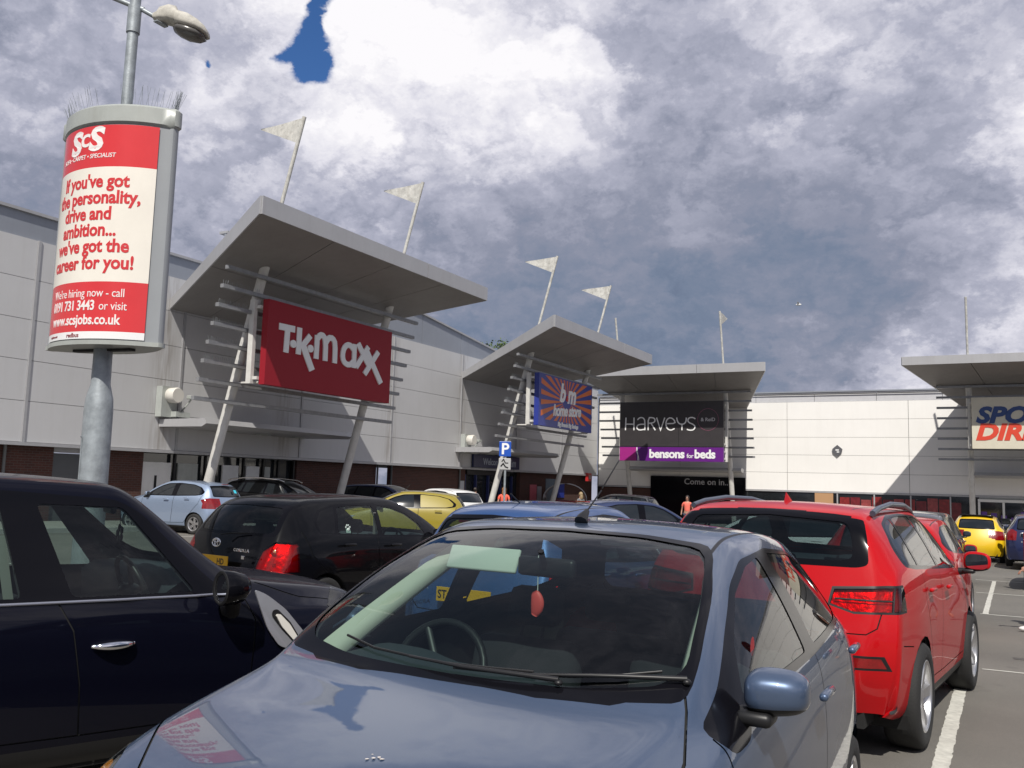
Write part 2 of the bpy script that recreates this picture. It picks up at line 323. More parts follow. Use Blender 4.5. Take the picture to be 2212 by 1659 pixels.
for (a, b_, y_, w_) in ((-.18, .35, 10.83, .055), (-.28, 1.4, 16.62, .07), (-.42, 2.4, 20.95, .08), (-.5, 2.6, 24.9, .08)): strip(g, a, y_, b_, y_ + (b_ - a) * .12, w_)
for xx in (2.6, 5.1): strip(g, xx, 16, xx + .1, 25, .09)
for i in range(9): strip(g, -19.5 + 2.5 * i, 17.5, -19.5 + 2.5 * i, 22.3, .09)
for i in range(5): strip(g, -15.6 + 2.5 * i, 4.8, -15 + 2.5 * i + .02, 9.8, .09)
strip(g, -9.0, 5.4, -2.0, 5.4, .09)
tag(g.build('parking_lines', m_line), kind='structure')
# pavement in front of the shops, with its kerb
m_pave = mat('paving', (.28, .26, .24), .85, var=.12, vscale=2, bump=.2, bscale=30)
g = G()
def slab(g, x0, x1, y0, y1, h): g.hexa([gpt(x0, y0, -.05), gpt(x1, y0, -.05), gpt(x1, y1, -.05), gpt(x0, y1, -.05), gpt(x0, y0, h), gpt(x1, y0, h), gpt(x1, y1, h), gpt(x0, y1, h)])
slab(g, -25, -21.9, -12, 59.4, .12); slab(g, -21.9, 30, 54.6, 59.4, .12); tag(g.build('pavement', m_pave), kind='structure')
g = G(); n = 60
for i in range(n): slab(g, -21.9, -21.75, -12 + i * 1.11, -12 + i * 1.11 + 1.1, .125)
for i in range(40): slab(g, -21.75 + i * 1.11, -21.75 + i * 1.11 + 1.1, 54.45, 54.6, .125)
tag(g.build('kerb', mat('kerb_concrete', (.36, .35, .33), .85, var=.15)), kind='structure')

# ------------------------------------------------------------------ the two shop buildings
m_brick = D.materials.new('brickwork'); m_brick.use_nodes = True; t = m_brick.node_tree; b = t.nodes['Principled BSDF']
tcn = t.nodes.new('ShaderNodeTexCoord'); sp = t.nodes.new('ShaderNodeSeparateXYZ'); t.links.new(tcn.outputs['Object'], sp.inputs[0])
ad = t.nodes.new('ShaderNodeMath'); t.links.new(sp.outputs[0], ad.inputs[0]); t.links.new(sp.outputs[1], ad.inputs[1])
cb = t.nodes.new('ShaderNodeCombineXYZ'); t.links.new(ad.outputs[0], cb.inputs[0]); t.links.new(sp.outputs[2], cb.inputs[1])
br = t.nodes.new('ShaderNodeTexBrick'); t.links.new(cb.outputs[0], br.inputs[0]); br.inputs['Color1'].default_value = (.085, .030, .022, 1); br.inputs['Color2'].default_value = (.058, .023, .018, 1); br.inputs['Mortar'].default_value = (.09, .075, .065, 1)
br.inputs['Scale'].default_value = 1; br.inputs['Mortar Size'].default_value = .006; br.inputs['Brick Width'].default_value = .225; br.inputs['Row Height'].default_value = .075
t.links.new(br.outputs[0], b.inputs['Base Color']); b.inputs['Roughness'].default_value = .9
AX = -25.0; BY = 59.4
bA = empty('retail_building', 'long silver clad shop building with brick base, running along the left', 'building', (AX, 20, 0))
bB = empty('retail_building', 'white clad shop building closing the far end, above dark shop windows', 'building', (-10, BY, 0))
def inA(o): o.parent = bA; o.matrix_parent_inverse = bA.matrix_basis.inverted() if False else Matrix.Translation((-AX, -20, 0)); return o
def inB(o): o.parent = bB; o.matrix_parent_inverse = Matrix.Translation((10, -BY, 0)); return o
# wall A: cladding panels, five rows between vertical joint covers
zA0, zA1 = 2.42, 8.42; ph = (zA1 - zA0) / 5
seams = [-12, -4.8, 2.2, 9.3, 16.33, 21.92, 28.2, 34.44, 40.66, 47.0, 53.3, 59.40]
for k in range(len(seams) - 1):
    y0, y1 = seams[k] + .05, seams[k + 1] - .05
    if k == len(seams) - 2: y1 = 59.36
    for r_ in range(5):
        dx = random.uniform(-.004, .004)
        inA(G().box(AX - .08, AX + dx, y0, y1, zA0 + r_ * ph + .007, zA0 + (r_ + 1) * ph - .007).build('cladding_panel', m_panelA))
    inA(G().box(AX - .06, AX + .035, seams[k] - .045, seams[k] + .045, zA0, zA1 + .003).build('joint_cover', m_seam))
inA(G().box(AX - 12, AX - .09, -12, 59.2, zA0 + .02, 8.4).build('inner_wall', mat('inner_wall_grey', (.16, .16, .17), .8)))
inA(G().box(AX - .12, AX + .07, -12, 59.37, zA0 - .10, zA0 - .003).build('drip_rail', m_seam))
# upper grey band: flat, then the shallow gable over the next unit
gA = G()
prof = [(-12, 9.2), (23.6, 9.16), (23.6, 10.6), (30, 10.45), (36.8, 9.88), (44.2, 9.10), (59.3, 9.04)]
for (ya, za), (yb, zb) in zip(prof, prof[1:]):
    if ya == yb: continue
    n = max(1, int((yb - ya) / 3.2))
    for i in range(n):
        u0, u1 = i / n, (i + 1) / n; p0, p1 = ya + (yb - ya) * u0, ya + (yb - ya) * u1; q0, q1 = za + (zb - za) * u0, za + (zb - za) * u1
        inA(G().hexa([(AX - .14, p0 + .015, zA1 + .008), (AX - .05, p0 + .015, zA1 + .008), (AX - .05, p1 - .015, zA1 + .008), (AX - .14, p1 - .015, zA1 + .008), (AX - .14, p0 + .015, q0), (AX - .05, p0 + .015, q0), (AX - .05, p1 - .015, q1), (AX - .14, p1 - .015, q1)]).build('parapet_sheet', m_band))
    gA.hexa([(AX - .4, ya, za), (AX + .04, ya, za), (AX + .04, yb, zb), (AX - .4, yb, zb), (AX - .4, ya, za + .09), (AX + .04, ya, za + .09), (AX + .04, yb, zb + .09), (AX - .4, yb, zb + .09)])
inA(gA.build('coping', m_seam))
inA(G().box(AX - 40, AX - .2, -12, 59, 8.5, 8.9).build('roof', m_band))
# brick storey, slightly set back
def brickA(y0, y1): inA(G().box(AX - .6, AX - .35, y0, y1, gz(AX, (y0 + y1) / 2) - .3, zA0 - .05).build('brick_wall', m_brick))
for y0, y1 in ((-12, 17.6), (19.5, 20.9), (28.5, 33.9), (35.1, 41.9), (48.3, 59.3)): brickA(y0, y1)
m_door = mat('grey_door', (.085, .09, .095), .5, var=.05)
for (y0, y1) in ((17.62, 18.53), (18.57, 19.48)):
    d_ = inA(G().box(AX - .5, AX - .42, y0, y1, gz(AX, 18) - .1, 2.15).build('service_door', m_door)); 
    hh = G().box(AX - .42, AX - .36, y0 + .08, y0 + .12, .9, 1.15).build('handle', m_chrome, d_)
inA(G().box(AX - .5, AX - .40, 17.6, 19.5, 2.17, 2.36).build('door_lintel', m_seam))
# pipes down the brick
for y_ in (14.9, 35.0, 41.2, 16.0, 33.9):
    inA(G().tube([(AX - .27, y_, gz(AX, y_)), (AX - .27, y_, 2.35)], .045, 8).build('downpipe', mat('downpipe_grey', (.12, .13, .14), .5), smooth=True))
# shop front below the first canopy: white boards, posts, dark glass
m_shopg = mat('shop_glass', (.02, .023, .026), .05, spec=.8)
inA(G().box(AX - .7, AX - .6, 20.9, 28.5, -.6, 2.3).build('shop_window', m_shopg))
for y0, y1, c_ in ((20.95, 22.2, m_white), (22.5, 23.4, m_cap), (24.0, 24.25, m_cap), (24.6, 25.4, m_white), (25.8, 26.5, m_white), (26.8, 27.1, m_cap)):
    inA(G().box(AX - .55, AX - .48, y0, y1, .3, 2.0).build('window_board', c_))
for y_ in (22.3, 23.7, 25.6, 26.65, 27.5, 28.4): inA(G().box(AX - .5, AX - .4, y_ - .04, y_ + .04, -.5, 2.3).build('window_post', m_black))
mk = G().box(AX - .47, AX - .465, 21.5, 21.6, .95, 1.55); inA(mk.build('door_handle_mark', m_black))
# B&M entrance front
inA(G().box(AX - .7, AX - .6, 41.9, 48.3, -.9, 2.3).build('shop_window', m_shopg))
inA(G().box(AX - .5, AX - .3, 42.0, 46.9, 2.05, 2.33).build('transom', m_black))
for y_ in (42.0, 43.2, 44.6, 46.0, 47.4): inA(G().box(AX - .55, AX - .4, y_ - .05, y_ + .05, -.8, 2.05).build('window_post', mat('blue_frame', (.02, .03, .12), .5)))
for (ya, yb, za, zb, c_, nm) in ((41.25, 41.75, -.3, 1.7, (.45, .47, .5), 'poster'), (49.6, 50.5, .0, 1.6, (.5, .12, .15), 'poster'), (51.8, 53.2, .3, 2.0, (.12, .16, .2), 'poster'), (53.6, 54.6, .8, 1.7, (.03, .05, .3), 'poster'), (50.6, 51.2, .1, 1.5, (.3, .3, .32), 'poster')):
    inA(G().box(AX - .34, AX - .31, ya, yb, za, zb).build(nm, mat('poster_%d' % int(ya * 10), c_, .4)))
# wall B
zB0, zB1 = 1.72, 7.38; phb = (zB1 - zB0) / 5
sb = [-24.9, -18.9, -11.8, -4.6, 2.6, 9.8, 17, 24, 31]
for k in range(len(sb) - 1):
    for r_ in range(5):
        inB(G().box(sb[k] + .012, sb[k + 1] - .012, BY + random.uniform(-.003, .003), BY + .08, zB0 + r_ * phb + .008, zB0 + (r_ + 1) * phb - .008).build('cladding_panel', m_panelB))
inB(G().box(-24.9, 31, BY - .05, BY + .1, zB0 - .1, zB0).build('drip_rail', m_seam))
inB(G().box(-25, 31, BY + .09, BY + 14, -1.2, 7.9).build('inner_wall', m_dark))
for i in range(15):
    inB(G().box(-24.9 + i * 3.7 + .012, -24.9 + (i + 1) * 3.7 - .012, BY + .03, BY + .085, zB1 + .005, 7.98).build('parapet_sheet', mat('pale_parapet', (.50, .50, .52), .5, var=.05, stain=.08)))
inB(G().box(-24.9, 31, BY - .03, BY + .4, 7.985, 8.07).build('coping', m_band))
inB(G().tube([(-24.9, BY - .06, 7.86), (31, BY - .06, 7.86)], .03, 6).build('conduit', m_black))
# shop fronts along B
m_dwin = mat('dark_shop_window', (.012, .014, .016), .06, spec=.8)
inB(G().box(-24.8, 31, BY + .03, BY + .08, -1.2, zB0 - .11).build('shop_window', m_dwin))
inB(G().box(-24.7, -20.3, BY - .06, BY + .02, -1.1, zB0 - .15).build('brick_wall', m_brick))
inB(G().box(-20.95, -14.45, BY - .14, BY - .02, -1.0, 2.45).build('entrance_surround', m_blackg))
inB(G().box(-10.1, -9.0, BY - .1, BY + .0, -1.0, zB0 - .12).build('pillar', mat('tan_pillar', (.42, .24, .12), .7)))
random.seed(3)
for i in range(11):
    x0 = -8.6 + i * .62
    inB(G().box(x0, x0 + .56, BY - .02, BY + .0, -.3 - random.random() * .3, 1.25 + random.random() * .25).build('window_poster', mat('red_poster_%d' % (i % 3), ((.20, .02, .02), (.14, .015, .02), (.26, .05, .05))[i % 3], .3, var=.4, vscale=6)))
for x_ in (-8.75, -6.6, -4.55, -2.4): inB(G().box(x_ - .04, x_ + .04, BY - .07, BY - .025, -1, zB0 - .12).build('window_post', m_seam))
for x_ in (-.9, .35, 1.6): inB(G().box(x_ - .06, x_ + .06, BY - .1, BY - .02, -1, 1.35).build('door_frame', m_white))
inB(G().box(-.96, 3.4, BY - .12, BY - .02, 1.36, 1.52).build('door_head', m_white))
inB(G().box(-.9, 3.4, BY - .02, BY + .02, 1.54, 1.66).build('fascia_strip', m_cap))
for i in range(5): inB(G().box(-.8 + i * .5, -.5 + i * .5, BY - .01, BY + .01, .1, .5 + random.random() * .4).build('window_poster', mat('violet_poster', (.10, .04, .25), .4)))
# alarm box, diamond plate
o = G().add([(0, -.03, .36), (.3, -.03, .1), (.26, -.03, -.12), (0, -.03, -.36), (-.26, -.03, -.12), (-.3, -.03, .1)], [(0, 1, 2, 3, 4, 5)])
bx = G(); n6 = 6; vs = [(0, .36), (.3, .1), (.26, -.12), (0, -.36), (-.26, -.12), (-.3, .1)]
bx.add([(x, -.12, z) for x, z in vs] + [(x, 0, z) for x, z in vs], [tuple(range(6))[::-1]] + [(i, (i + 1) % 6, 6 + (i + 1) % 6, 6 + i) for i in range(6)])
ab = empty('alarm_box', 'small dark diamond shaped alarm box in the middle of the white wall', 'alarm box', (-8.72, BY, 4.27))
bx.build('housing', mat('alarm_grey', (.10, .10, .11), .5), ab); G().box(-.1, .1, -.14, -.122, .0, .08).build('plate', m_lw, ab); G().box(-.03, .12, -.14, -.122, -.12, -.05).build('plate', m_lw, ab)
ab2 = empty('alarm_box', 'red alarm box on the silver wall near the corner, above the trolley shelter', 'alarm box', (AX + .02, 57.6, 2.2))
G().box(0, .2, -.3, .3, -.25, .3).build('housing', mat('alarm_red', (.45, .03, .03), .4), ab2); G().box(.2, .22, -.12, .12, -.1, .15).build('plate', m_cap, ab2)
# floodlight with junction box beside each left-hand canopy
for (y_, z_, lb) in ((21.25, 4.15, 'round white floodlight on the silver wall left of the red sign'), (41.0, 3.75, 'round white floodlight on the silver wall left of the blue and orange sign')):
    f_ = empty('floodlight', lb, 'floodlight', (AX, y_, z_), 0, 'floodlights on the silver wall')
    G().box(.01, .3, -.32, .32, -.62, .42).build('mounting_plate', m_cap, f_)
    l_ = G().lathe([(0, .1), (.2, .1), (.26, .2), (.27, .5), (.24, .56), (0, .56)], 20, 'x', (.1, .05, .12)).build('lamp_head', mat('lamp_white', (.62, .60, .55), .5, stain=.2), f_, auto=35)
    G().box(.3, .55, .1, .7, -.6, -.42).build('bracket', m_cap, f_)
    G().tube([(.2, .62, -.4), (.5, .8, .1)], .03, 8).build('camera_arm', m_cap, f_); G().rbox(.4, .62, .62, .92, .05, .18, .02).build('camera_box', m_cap, f_)
# ------------------------------------------------------------------ text
_tc = {}
def text_geo(s, size, bold=0.0, shear=0.0, sx=1.0, sp=1.0, align='CENTER'):
    k = (s, size, bold, shear, sx, sp, align)
    if k in _tc: return _tc[k]
    cu = D.curves.new('t', 'FONT'); cu.body = s; cu.size = size; cu.offset = bold; cu.shear = shear; cu.space_character = sp; cu.align_x = align; cu.resolution_u = 3
    o = D.objects.new('t', cu); COL.objects.link(o); bpy.context.view_layer.update()
    me = bpy.data.meshes.new_from_object(o.evaluated_get(bpy.context.evaluated_depsgraph_get()))
    v = [(p.co.x * sx, p.co.y) for p in me.vertices]; f = [tuple(p.vertices) for p in me.polygons]
    D.objects.remove(o); D.meshes.remove(me); _tc[k] = (v, f); return v, f
def text_w(s, size, **k):
    v, f = text_geo(s, size, **k); xs_ = [a for a, b_ in v]; return min(xs_), max(xs_)
def raised(v2, f, fn, h0=.0, h1=.006):          # a text mesh laid on a surface, with a little depth
    g = G(); n = len(v2); g.v = [fn(a, b_, h1) for a, b_ in v2] + [fn(a, b_, h0) for a, b_ in v2]
    g.f = [tuple(q_) for q_ in f]; ec = {}
    for q_ in f:
        for i in range(len(q_)):
            e_ = (q_[i], q_[(i + 1) % len(q_)]); ec[e_] = 1
    for (a, b_) in ec:
        if (b_, a) not in ec: g.f.append((a, a + n, b_ + n, b_)[::-1] if False else (b_, a, a + n, b_ + n))
    return g
def stroke(g, pts, w, fn, h, closed=False):      # thick polyline with mitred joints, on surface fn(u,v,h)
    n = len(pts); P_ = [Vector(p) for p in pts]; Lr = []
    for i in range(n):
        a = P_[i - 1] if (i > 0 or closed) else None; c_ = P_[(i + 1) % n] if (i < n - 1 or closed) else None
        d1 = (P_[i] - a).normalized() if a is not None else None; d2 = (c_ - P_[i]).normalized() if c_ is not None else None
        d = ((d1 or d2) + (d2 or d1)).normalized(); nn = Vector((-d.y, d.x)); base_ = (d1 or d2)
        cs_ = max(.45, nn.dot(Vector((-base_.y, base_.x)))); Lr.append((P_[i] + nn * w / 2 / cs_, P_[i] - nn * w / 2 / cs_))
    m_ = n if closed else n - 1
    v = []
    for l, r_ in Lr: v += [fn(l.x, l.y, h), fn(r_.x, r_.y, h), fn(l.x, l.y, 0), fn(r_.x, r_.y, 0)]
    f = []
    for i in range(m_):
        a = 4 * i; c_ = 4 * ((i + 1) % n); f += [(a + 1, c_ + 1, c_, a), (a, c_, c_ + 2, a + 2), (a + 3, c_ + 3, c_ + 1, a + 1)]
    if not closed: f += [(0, 2, 3, 1), (4 * n - 4, 4 * n - 3, 4 * n - 1, 4 * n - 2)]
    g.add(v, f)
def smooth_pts(pts, it=2, closed=False):
    for _ in range(it):
        o = []
        n = len(pts)
        if not closed: o.append(pts[0])
        for i in range(n if closed else n - 1):
            a, b_ = pts[i], pts[(i + 1) % n]; o += [(a[0] * .75 + b_[0] * .25, a[1] * .75 + b_[1] * .25), (a[0] * .25 + b_[0] * .75, a[1] * .25 + b_[1] * .75)]
        if not closed: o.append(pts[-1])
        pts = o
    return pts

# ------------------------------------------------------------------ entrance canopies: roof blade, leaning columns, louvres, flag poles
# local frame: s along the wall, o outwards from the wall, z up
def frame(wall):
    if wall == 'A': return lambda s, o, z: (AX + o, s, z)
    return lambda s, o, z: (s, BY - o, z)
def canopy(wall, name_lab, c1, c2, ins_l, ins_r, out_l, out_r, z_in, z_out, th, flags=(True, True), pole_top=13.2, dcol=0, rows=8, z_low=3.96, group='canopies over the shop entrances', poles=(1, 1), d=7.0, colx=4.3, colz=8.3, ext=1.72):
    F = frame(wall); fl = wall == 'B'
    def fx(g): 
        if fl: g.f = [tuple(reversed(q_)) for q_ in g.f]
        return g
    c = empty('entrance_canopy', name_lab, 'canopy', F((c1 + c2) / 2, 0, 0), 0, group)
    Minv = Matrix.Translation(-Vector(c.location))
    def inn(o): o.parent = c; o.matrix_parent_inverse = Minv; return o
    # soffit panels: four boards along, three deep, with fine gaps
    t_in = .35
    nS = 4
    def P(u, w_, top=0.0):       # u along 0..1, w_ 0 (wall) .. 1 (outer)
        s0 = ins_l + (out_l - ins_l) * w_; s1 = ins_r + (out_r - ins_r) * w_
        return F(s0 + (s1 - s0) * u, d * w_, z_in + (z_out - z_in) * w_ + top * (t_in + (th - t_in) * w_))
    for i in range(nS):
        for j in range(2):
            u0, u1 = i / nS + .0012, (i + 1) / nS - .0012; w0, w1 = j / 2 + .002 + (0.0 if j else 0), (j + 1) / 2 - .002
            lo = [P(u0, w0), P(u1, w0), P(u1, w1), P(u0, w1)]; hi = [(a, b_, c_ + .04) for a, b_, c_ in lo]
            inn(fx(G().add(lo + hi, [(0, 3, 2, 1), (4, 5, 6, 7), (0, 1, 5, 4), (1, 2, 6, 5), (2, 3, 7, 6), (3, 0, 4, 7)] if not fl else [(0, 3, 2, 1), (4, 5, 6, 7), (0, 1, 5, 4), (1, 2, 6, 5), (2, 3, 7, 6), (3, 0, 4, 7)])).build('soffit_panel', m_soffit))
    lo = [P(0.001, .003, .15), P(.999, .003, .15), P(.999, .997, .12), P(0.001, .997, .12)]; hi = [P(0, 0, .98), P(1, 0, .98), P(1, .998, .98), P(0, .998, .98)]
    inn(fx(G().add(lo + hi, [(0, 3, 2, 1), (4, 5, 6, 7), (0, 1, 5, 4), (1, 2, 6, 5), (2, 3, 7, 6), (3, 0, 4, 7)])).build('roof_blade', m_band))
    # fascia boards: outer edge in two lengths, both sides; bevelled lip
    def fb(p, q_, nm='fascia_board'):
        (a0, a1), (b0, b1) = p, q_; A0, A1, B0, B1 = [Vector(x) for x in (a0, a1, b0, b1)]
        nrm = (B0 - A0).cross(A1 - A0).normalized() * .05
        cen = Vector(P(.5, .5)); 
        if (A0 - cen).dot(nrm) < 0: nrm = -nrm
        return inn(fx(G().add([A0, B0, B0 + nrm, A0 + nrm, A1, B1, B1 + nrm, A1 + nrm], [(0, 3, 2, 1), (4, 5, 6, 7), (0, 1, 5, 4), (1, 2, 6, 5), (2, 3, 7, 6), (3, 0, 4, 7)])).build(nm, m_fascia))
    sp = .66
    fb((P(0, 1, -.01), P(0, 1, 1)), (P(sp - .001, 1, -.01), P(sp - .001, 1, 1))); fb((P(sp + .001, 1, -.01), P(sp + .001, 1, 1)), (P(1, 1, -.01), P(1, 1, 1)))
    fb((P(0, 0, -.01), P(0, 0, 1)), (P(0, .999, -.01), P(0, .999, 1))); fb((P(1, 0, -.01), P(1, 0, 1)), (P(1, .999, -.01), P(1, .999, 1)))
    # columns and poles leaning outwards
    ln = .273
    for i, cs_ in enumerate((c1, c2)):
        zt = z_in + (z_out - z_in) * .62 + .5
        zb_ = gz(*F(cs_, 1.5, 0)[:2]) + .1
        def C(z, off=0): return F(cs_, colx + (z - colz) * ln + off, z)
        co_ = inn(G().tube([C(zb_), C(zt)], .155, 16).build('column', m_poleW, smooth=False, auto=40))
        inn(G().tube([C(zb_ - .05), C(zb_ + .06)], .28, 16).build('column_base', m_galv, auto=40))
        if poles[i]:
            z0 = z_out + .1
            pl = inn(G().tube([C(z0), C(pole_top)], .065, 10).build('flag_pole', m_flag, auto=40))
            if flags[i]:
                fd = -1
                a0, a1, tp = Vector(C(pole_top - .03, -.07)), Vector(C(pole_top - .82, -.07)), Vector(C(pole_top - .12, -1.8 if wall == 'A' else -1.9))
                # slightly wavy rigid pennant, 12 mm thick
                g = G(); n = 8; o_ = Vector(F(0, 0, 0)); sd = (Vector(F(1, 0, 0)) - o_)
                vs_ = []
                for k in range(n + 1):
                    u = k / n; p0 = a0.lerp(tp, u); p1 = a1.lerp(tp + Vector((0, 0, -.03)), u); wv = sd * (.05 * math.sin(u * 4 + i) * u)
                    for sg in (-.008, .008): vs_ += [p0 + wv + sd * sg, p1 + wv * .5 + sd * sg]
                f = []
                for k in range(n):
                    a = 4 * k; b_ = a + 4; f += [(a, a + 1, b_ + 1, b_), (a + 2, b_ + 2, b_ + 3, a + 3), (a, b_, b_ + 2, a + 2), (a + 1, a + 3, b_ + 3, b_ + 1)]
                f += [(0, 2, 3, 1)]
                fo = g.add(vs_, f).build('pennant', m_flag); fo.parent = pl
                fo.matrix_parent_inverse = pl.matrix_basis.inverted() @ Minv if False else Matrix()
    # louvre bars in front of the columns
    for k in range(rows):
        z = z_low + .573 * k; o_ = colx + (z - colz) * ln + .22
        g = G(); pts = [(o_ - .07, z - .06), (o_ + .07, z - .06), (o_ + .07, z + .06), (o_ - .07, z + .06)]
        v = [F(c1 - ext, a, b_) for a, b_ in pts] + [F(c2 + ext, a, b_) for a, b_ in pts]
        f = [(0, 1, 2, 3), (7, 6, 5, 4), (0, 4, 5, 1), (1, 5, 6, 2), (2, 6, 7, 3), (3, 7, 4, 0)]
        bar = inn(fx(G().add(v, f)).build('louvre_bar', m_louvre))
        # bird spikes along the left ends of the upper bars
        if 2 <= k < 7 and (wall == 'A'):
            sg = G()
            for q_ in range(22):
                s_ = c1 - ext + .05 + q_ * .075
                b0 = Vector(F(s_, o_, z + .055)); sg.tube([b0, b0 + Vector((random.uniform(-.03, .03), random.uniform(-.03, .03), .15))], .004, 3, False)
            so = sg.build('bird_spikes', m_galv); so['kind'] = 'stuff'; so.parent = bar; so.matrix_parent_inverse = Matrix()
    # sign brackets
    for cs_, sgn in ((c1, 1), (c2, -1)):
        for z in (z_low + .65, z_low + 3.1):
            o_ = colx + (z - colz) * ln
            inn(G().tube([F(cs_, o_, z), F(cs_ + sgn * .1, 4.4 if wall == 'A' else 4.0, z)], .035, 8).build('sign_bracket', m_poleW))
    # small entrance blade, a wedge hung from the wall below
    s0, s1 = c1 - .1, c2 + .35; zc_ = 3.20 if wall == 'A' else 2.75
    g = G(); prof_ = [(0.02, zc_ - .0), (2.05, zc_ + .0), (2.25, zc_ + .10), (2.15, zc_ + .27), (.02, zc_ + .25)]
    n = len(prof_); v = [F(s0 + (.0 if o < 1.0 else .0), o, z) for o, z in prof_] + [F(s1 + (-.0 if o < 1.0 else .35 if o > 1.95 else .1), o, z) for o, z in prof_]
    f = [tuple(range(n)), tuple(range(2 * n - 1, n - 1, -1))] + [(i, n + i, n + (i + 1) % n, (i + 1) % n) for i in range(n)]
    inn(fx(g.add(v, f)).build('entrance_blade', m_fascia))
    for k in range(3): inn(G().box(*sum(zip(F(s0 + 2 + k * 1.9, .6, zc_ - .04), F(s0 + 2.5 + k * 1.9, .9, zc_ - .004)), ())).build('downlight', m_cap)) if wall == 'A' else None
    return c
Minv0 = None
canopy('A', 'grey wedge canopy with leaning columns behind the red shop sign', 21.22, 28.07, 21.3, 28.0, 18.19, 30.92, 7.28, 8.96, .52, pole_top=13.2)
canopy('A', 'grey wedge canopy with leaning columns behind the blue and orange sign', 40.31, 47.54, 40.69, 47.41, 37.31, 50.79, 7.12, 8.98, .56, pole_top=13.2)
canopy('B', 'grey wedge canopy above the black and purple double sign', -21.86, -14.91, -21.9, -14.42, -23.5, -11.67, 7.02, 8.56, .52, flags=(False, True), pole_top=12.7, colx=3.5, colz=7.9, z_low=3.72, ext=1.65)
canopy('B', 'grey wedge canopy over the cream sign at the right edge', -1.21, 5.74, -1.63, 6.2, -4.32, 8.9, 6.96, 8.61, .45, flags=(False, False), pole_top=12.6, colx=3.5, colz=7.9, z_low=3.72, ext=1.65, poles=(1, 1))

# ------------------------------------------------------------------ shop signs
def sign(wall, o_front, s0, s1, z0, z1, thk, label, board_mat, side_mat=None):
    F = frame(wall); r = empty('shop_sign', label, 'sign', F((s0 + s1) / 2, o_front, z0), 0)
    Mi = Matrix.Translation(-Vector(r.location))
    def inn(o): o.parent = r; o.matrix_parent_inverse = Mi; return o
    g = G(); pts = [F(s, o, z) for z in (z0, z1) for s, o in ((s0, o_front - thk), (s1, o_front - thk), (s1, o_front), (s0, o_front))]
    g.add(pts, [(0, 3, 2, 1), (4, 5, 6, 7), (0, 1, 5, 4), (1, 2, 6, 5), (2, 3, 7, 6), (3, 0, 4, 7)])
    inn(g.build('board', board_mat))
    for s_ in (s0 - .12, s1 + .06):
        inn(G().add([F(s, o, z) for z in (z0 + .02, z1 - .02) for s, o in ((s_ - .07, o_front - .62), (s_ + .07, o_front - .62), (s_ + .07, o_front - .42), (s_ - .07, o_front - .42))], [(0, 3, 2, 1), (4, 5, 6, 7), (0, 1, 5, 4), (1, 2, 6, 5), (2, 3, 7, 6), (3, 0, 4, 7)]).build('support_post', m_poleW))
    for z in (z0 + .2, z1 - .25): inn(G().add([F(s, o, zz) for zz in (z - .05, z + .05) for s, o in ((s0 - .1, o_front - .42), (s1 + .04, o_front - .42), (s1 + .04, o_front - thk - .003), (s0 - .1, o_front - thk - .003))], [(0, 3, 2, 1), (4, 5, 6, 7), (0, 1, 5, 4), (1, 2, 6, 5), (2, 3, 7, 6), (3, 0, 4, 7)]).build('back_rail', m_poleW))
    fn = lambda u, v, h: F(s0 + u, o_front + h, z0 + v)
    return r, fn, inn
def flipB(g): g.f = [tuple(reversed(q_)) for q_ in g.f]; return g
# red sign
r, fn, inn = sign('A', 4.72, 21.08, 27.74, 4.52, 7.26, .24, 'big red shop sign with white TK maxx lettering', m_red)
TKS = [(.22, [(0.502, 1.94), (1.245, 1.952)]), (.2, [(0.901, 1.937), (0.874, 1.131)]), (.2, [(1.464, 2.051), (1.464, 1.153)]), (.2, [(1.597, 1.408), (2.009, 1.867)]), (.24, [(1.675, 1.474), (2.179, 0.705)]), (.2, [(2.352, 1.126), (2.356, 1.935)]), (.2, [(2.357, 1.807), (2.50, 1.98), (2.68, 1.97), (2.803, 1.80), (2.821, 1.117)]), (.2, [(2.81, 1.758), (2.95, 1.95), (3.17, 1.96), (3.312, 1.80), (3.33, 1.104)]), (.2, [(4.337, 1.721), (4.18, 1.85), (3.98, 1.86), (3.80, 1.72), (3.73, 1.46), (3.80, 1.24), (4.0, 1.14), (4.2, 1.17), (4.361, 1.307)]), (.2, [(4.385, 1.937), (4.392, 1.072)]), (.22, [(4.571, 1.993), (5.329, 1.212)]), (.2, [(4.522, 1.117), (5.19, 1.958)]), (.22, [(5.059, 1.849), (6.041, 0.697)]), (.2, [(5.031, 0.922), (5.793, 1.855)])]
g = G()
for i, (w_, pl) in enumerate(TKS):
    pl = [(a * .84, b_) for a, b_ in (smooth_pts(pl, 1) if len(pl) > 3 else pl)]; stroke(g, pl, w_ * .98, lambda u, v, h: fn(u / .84, v, h), .030 + .0015 * i)
for i, (cx, cy) in enumerate(((1.18, 1.461), (2.029, 1.428))):
    n = 16; v = [fn(cx + .145 * math.cos(2 * PI * k / n), cy + .13 * math.sin(2 * PI * k / n), h) for h in (.055 + i * .002, 0) for k in range(n)]
    g.add(v, [tuple(range(n))] + [(k, n + k, n + (k + 1) % n, (k + 1) % n) for k in range(n)])
inn(g.build('lettering', m_lw))
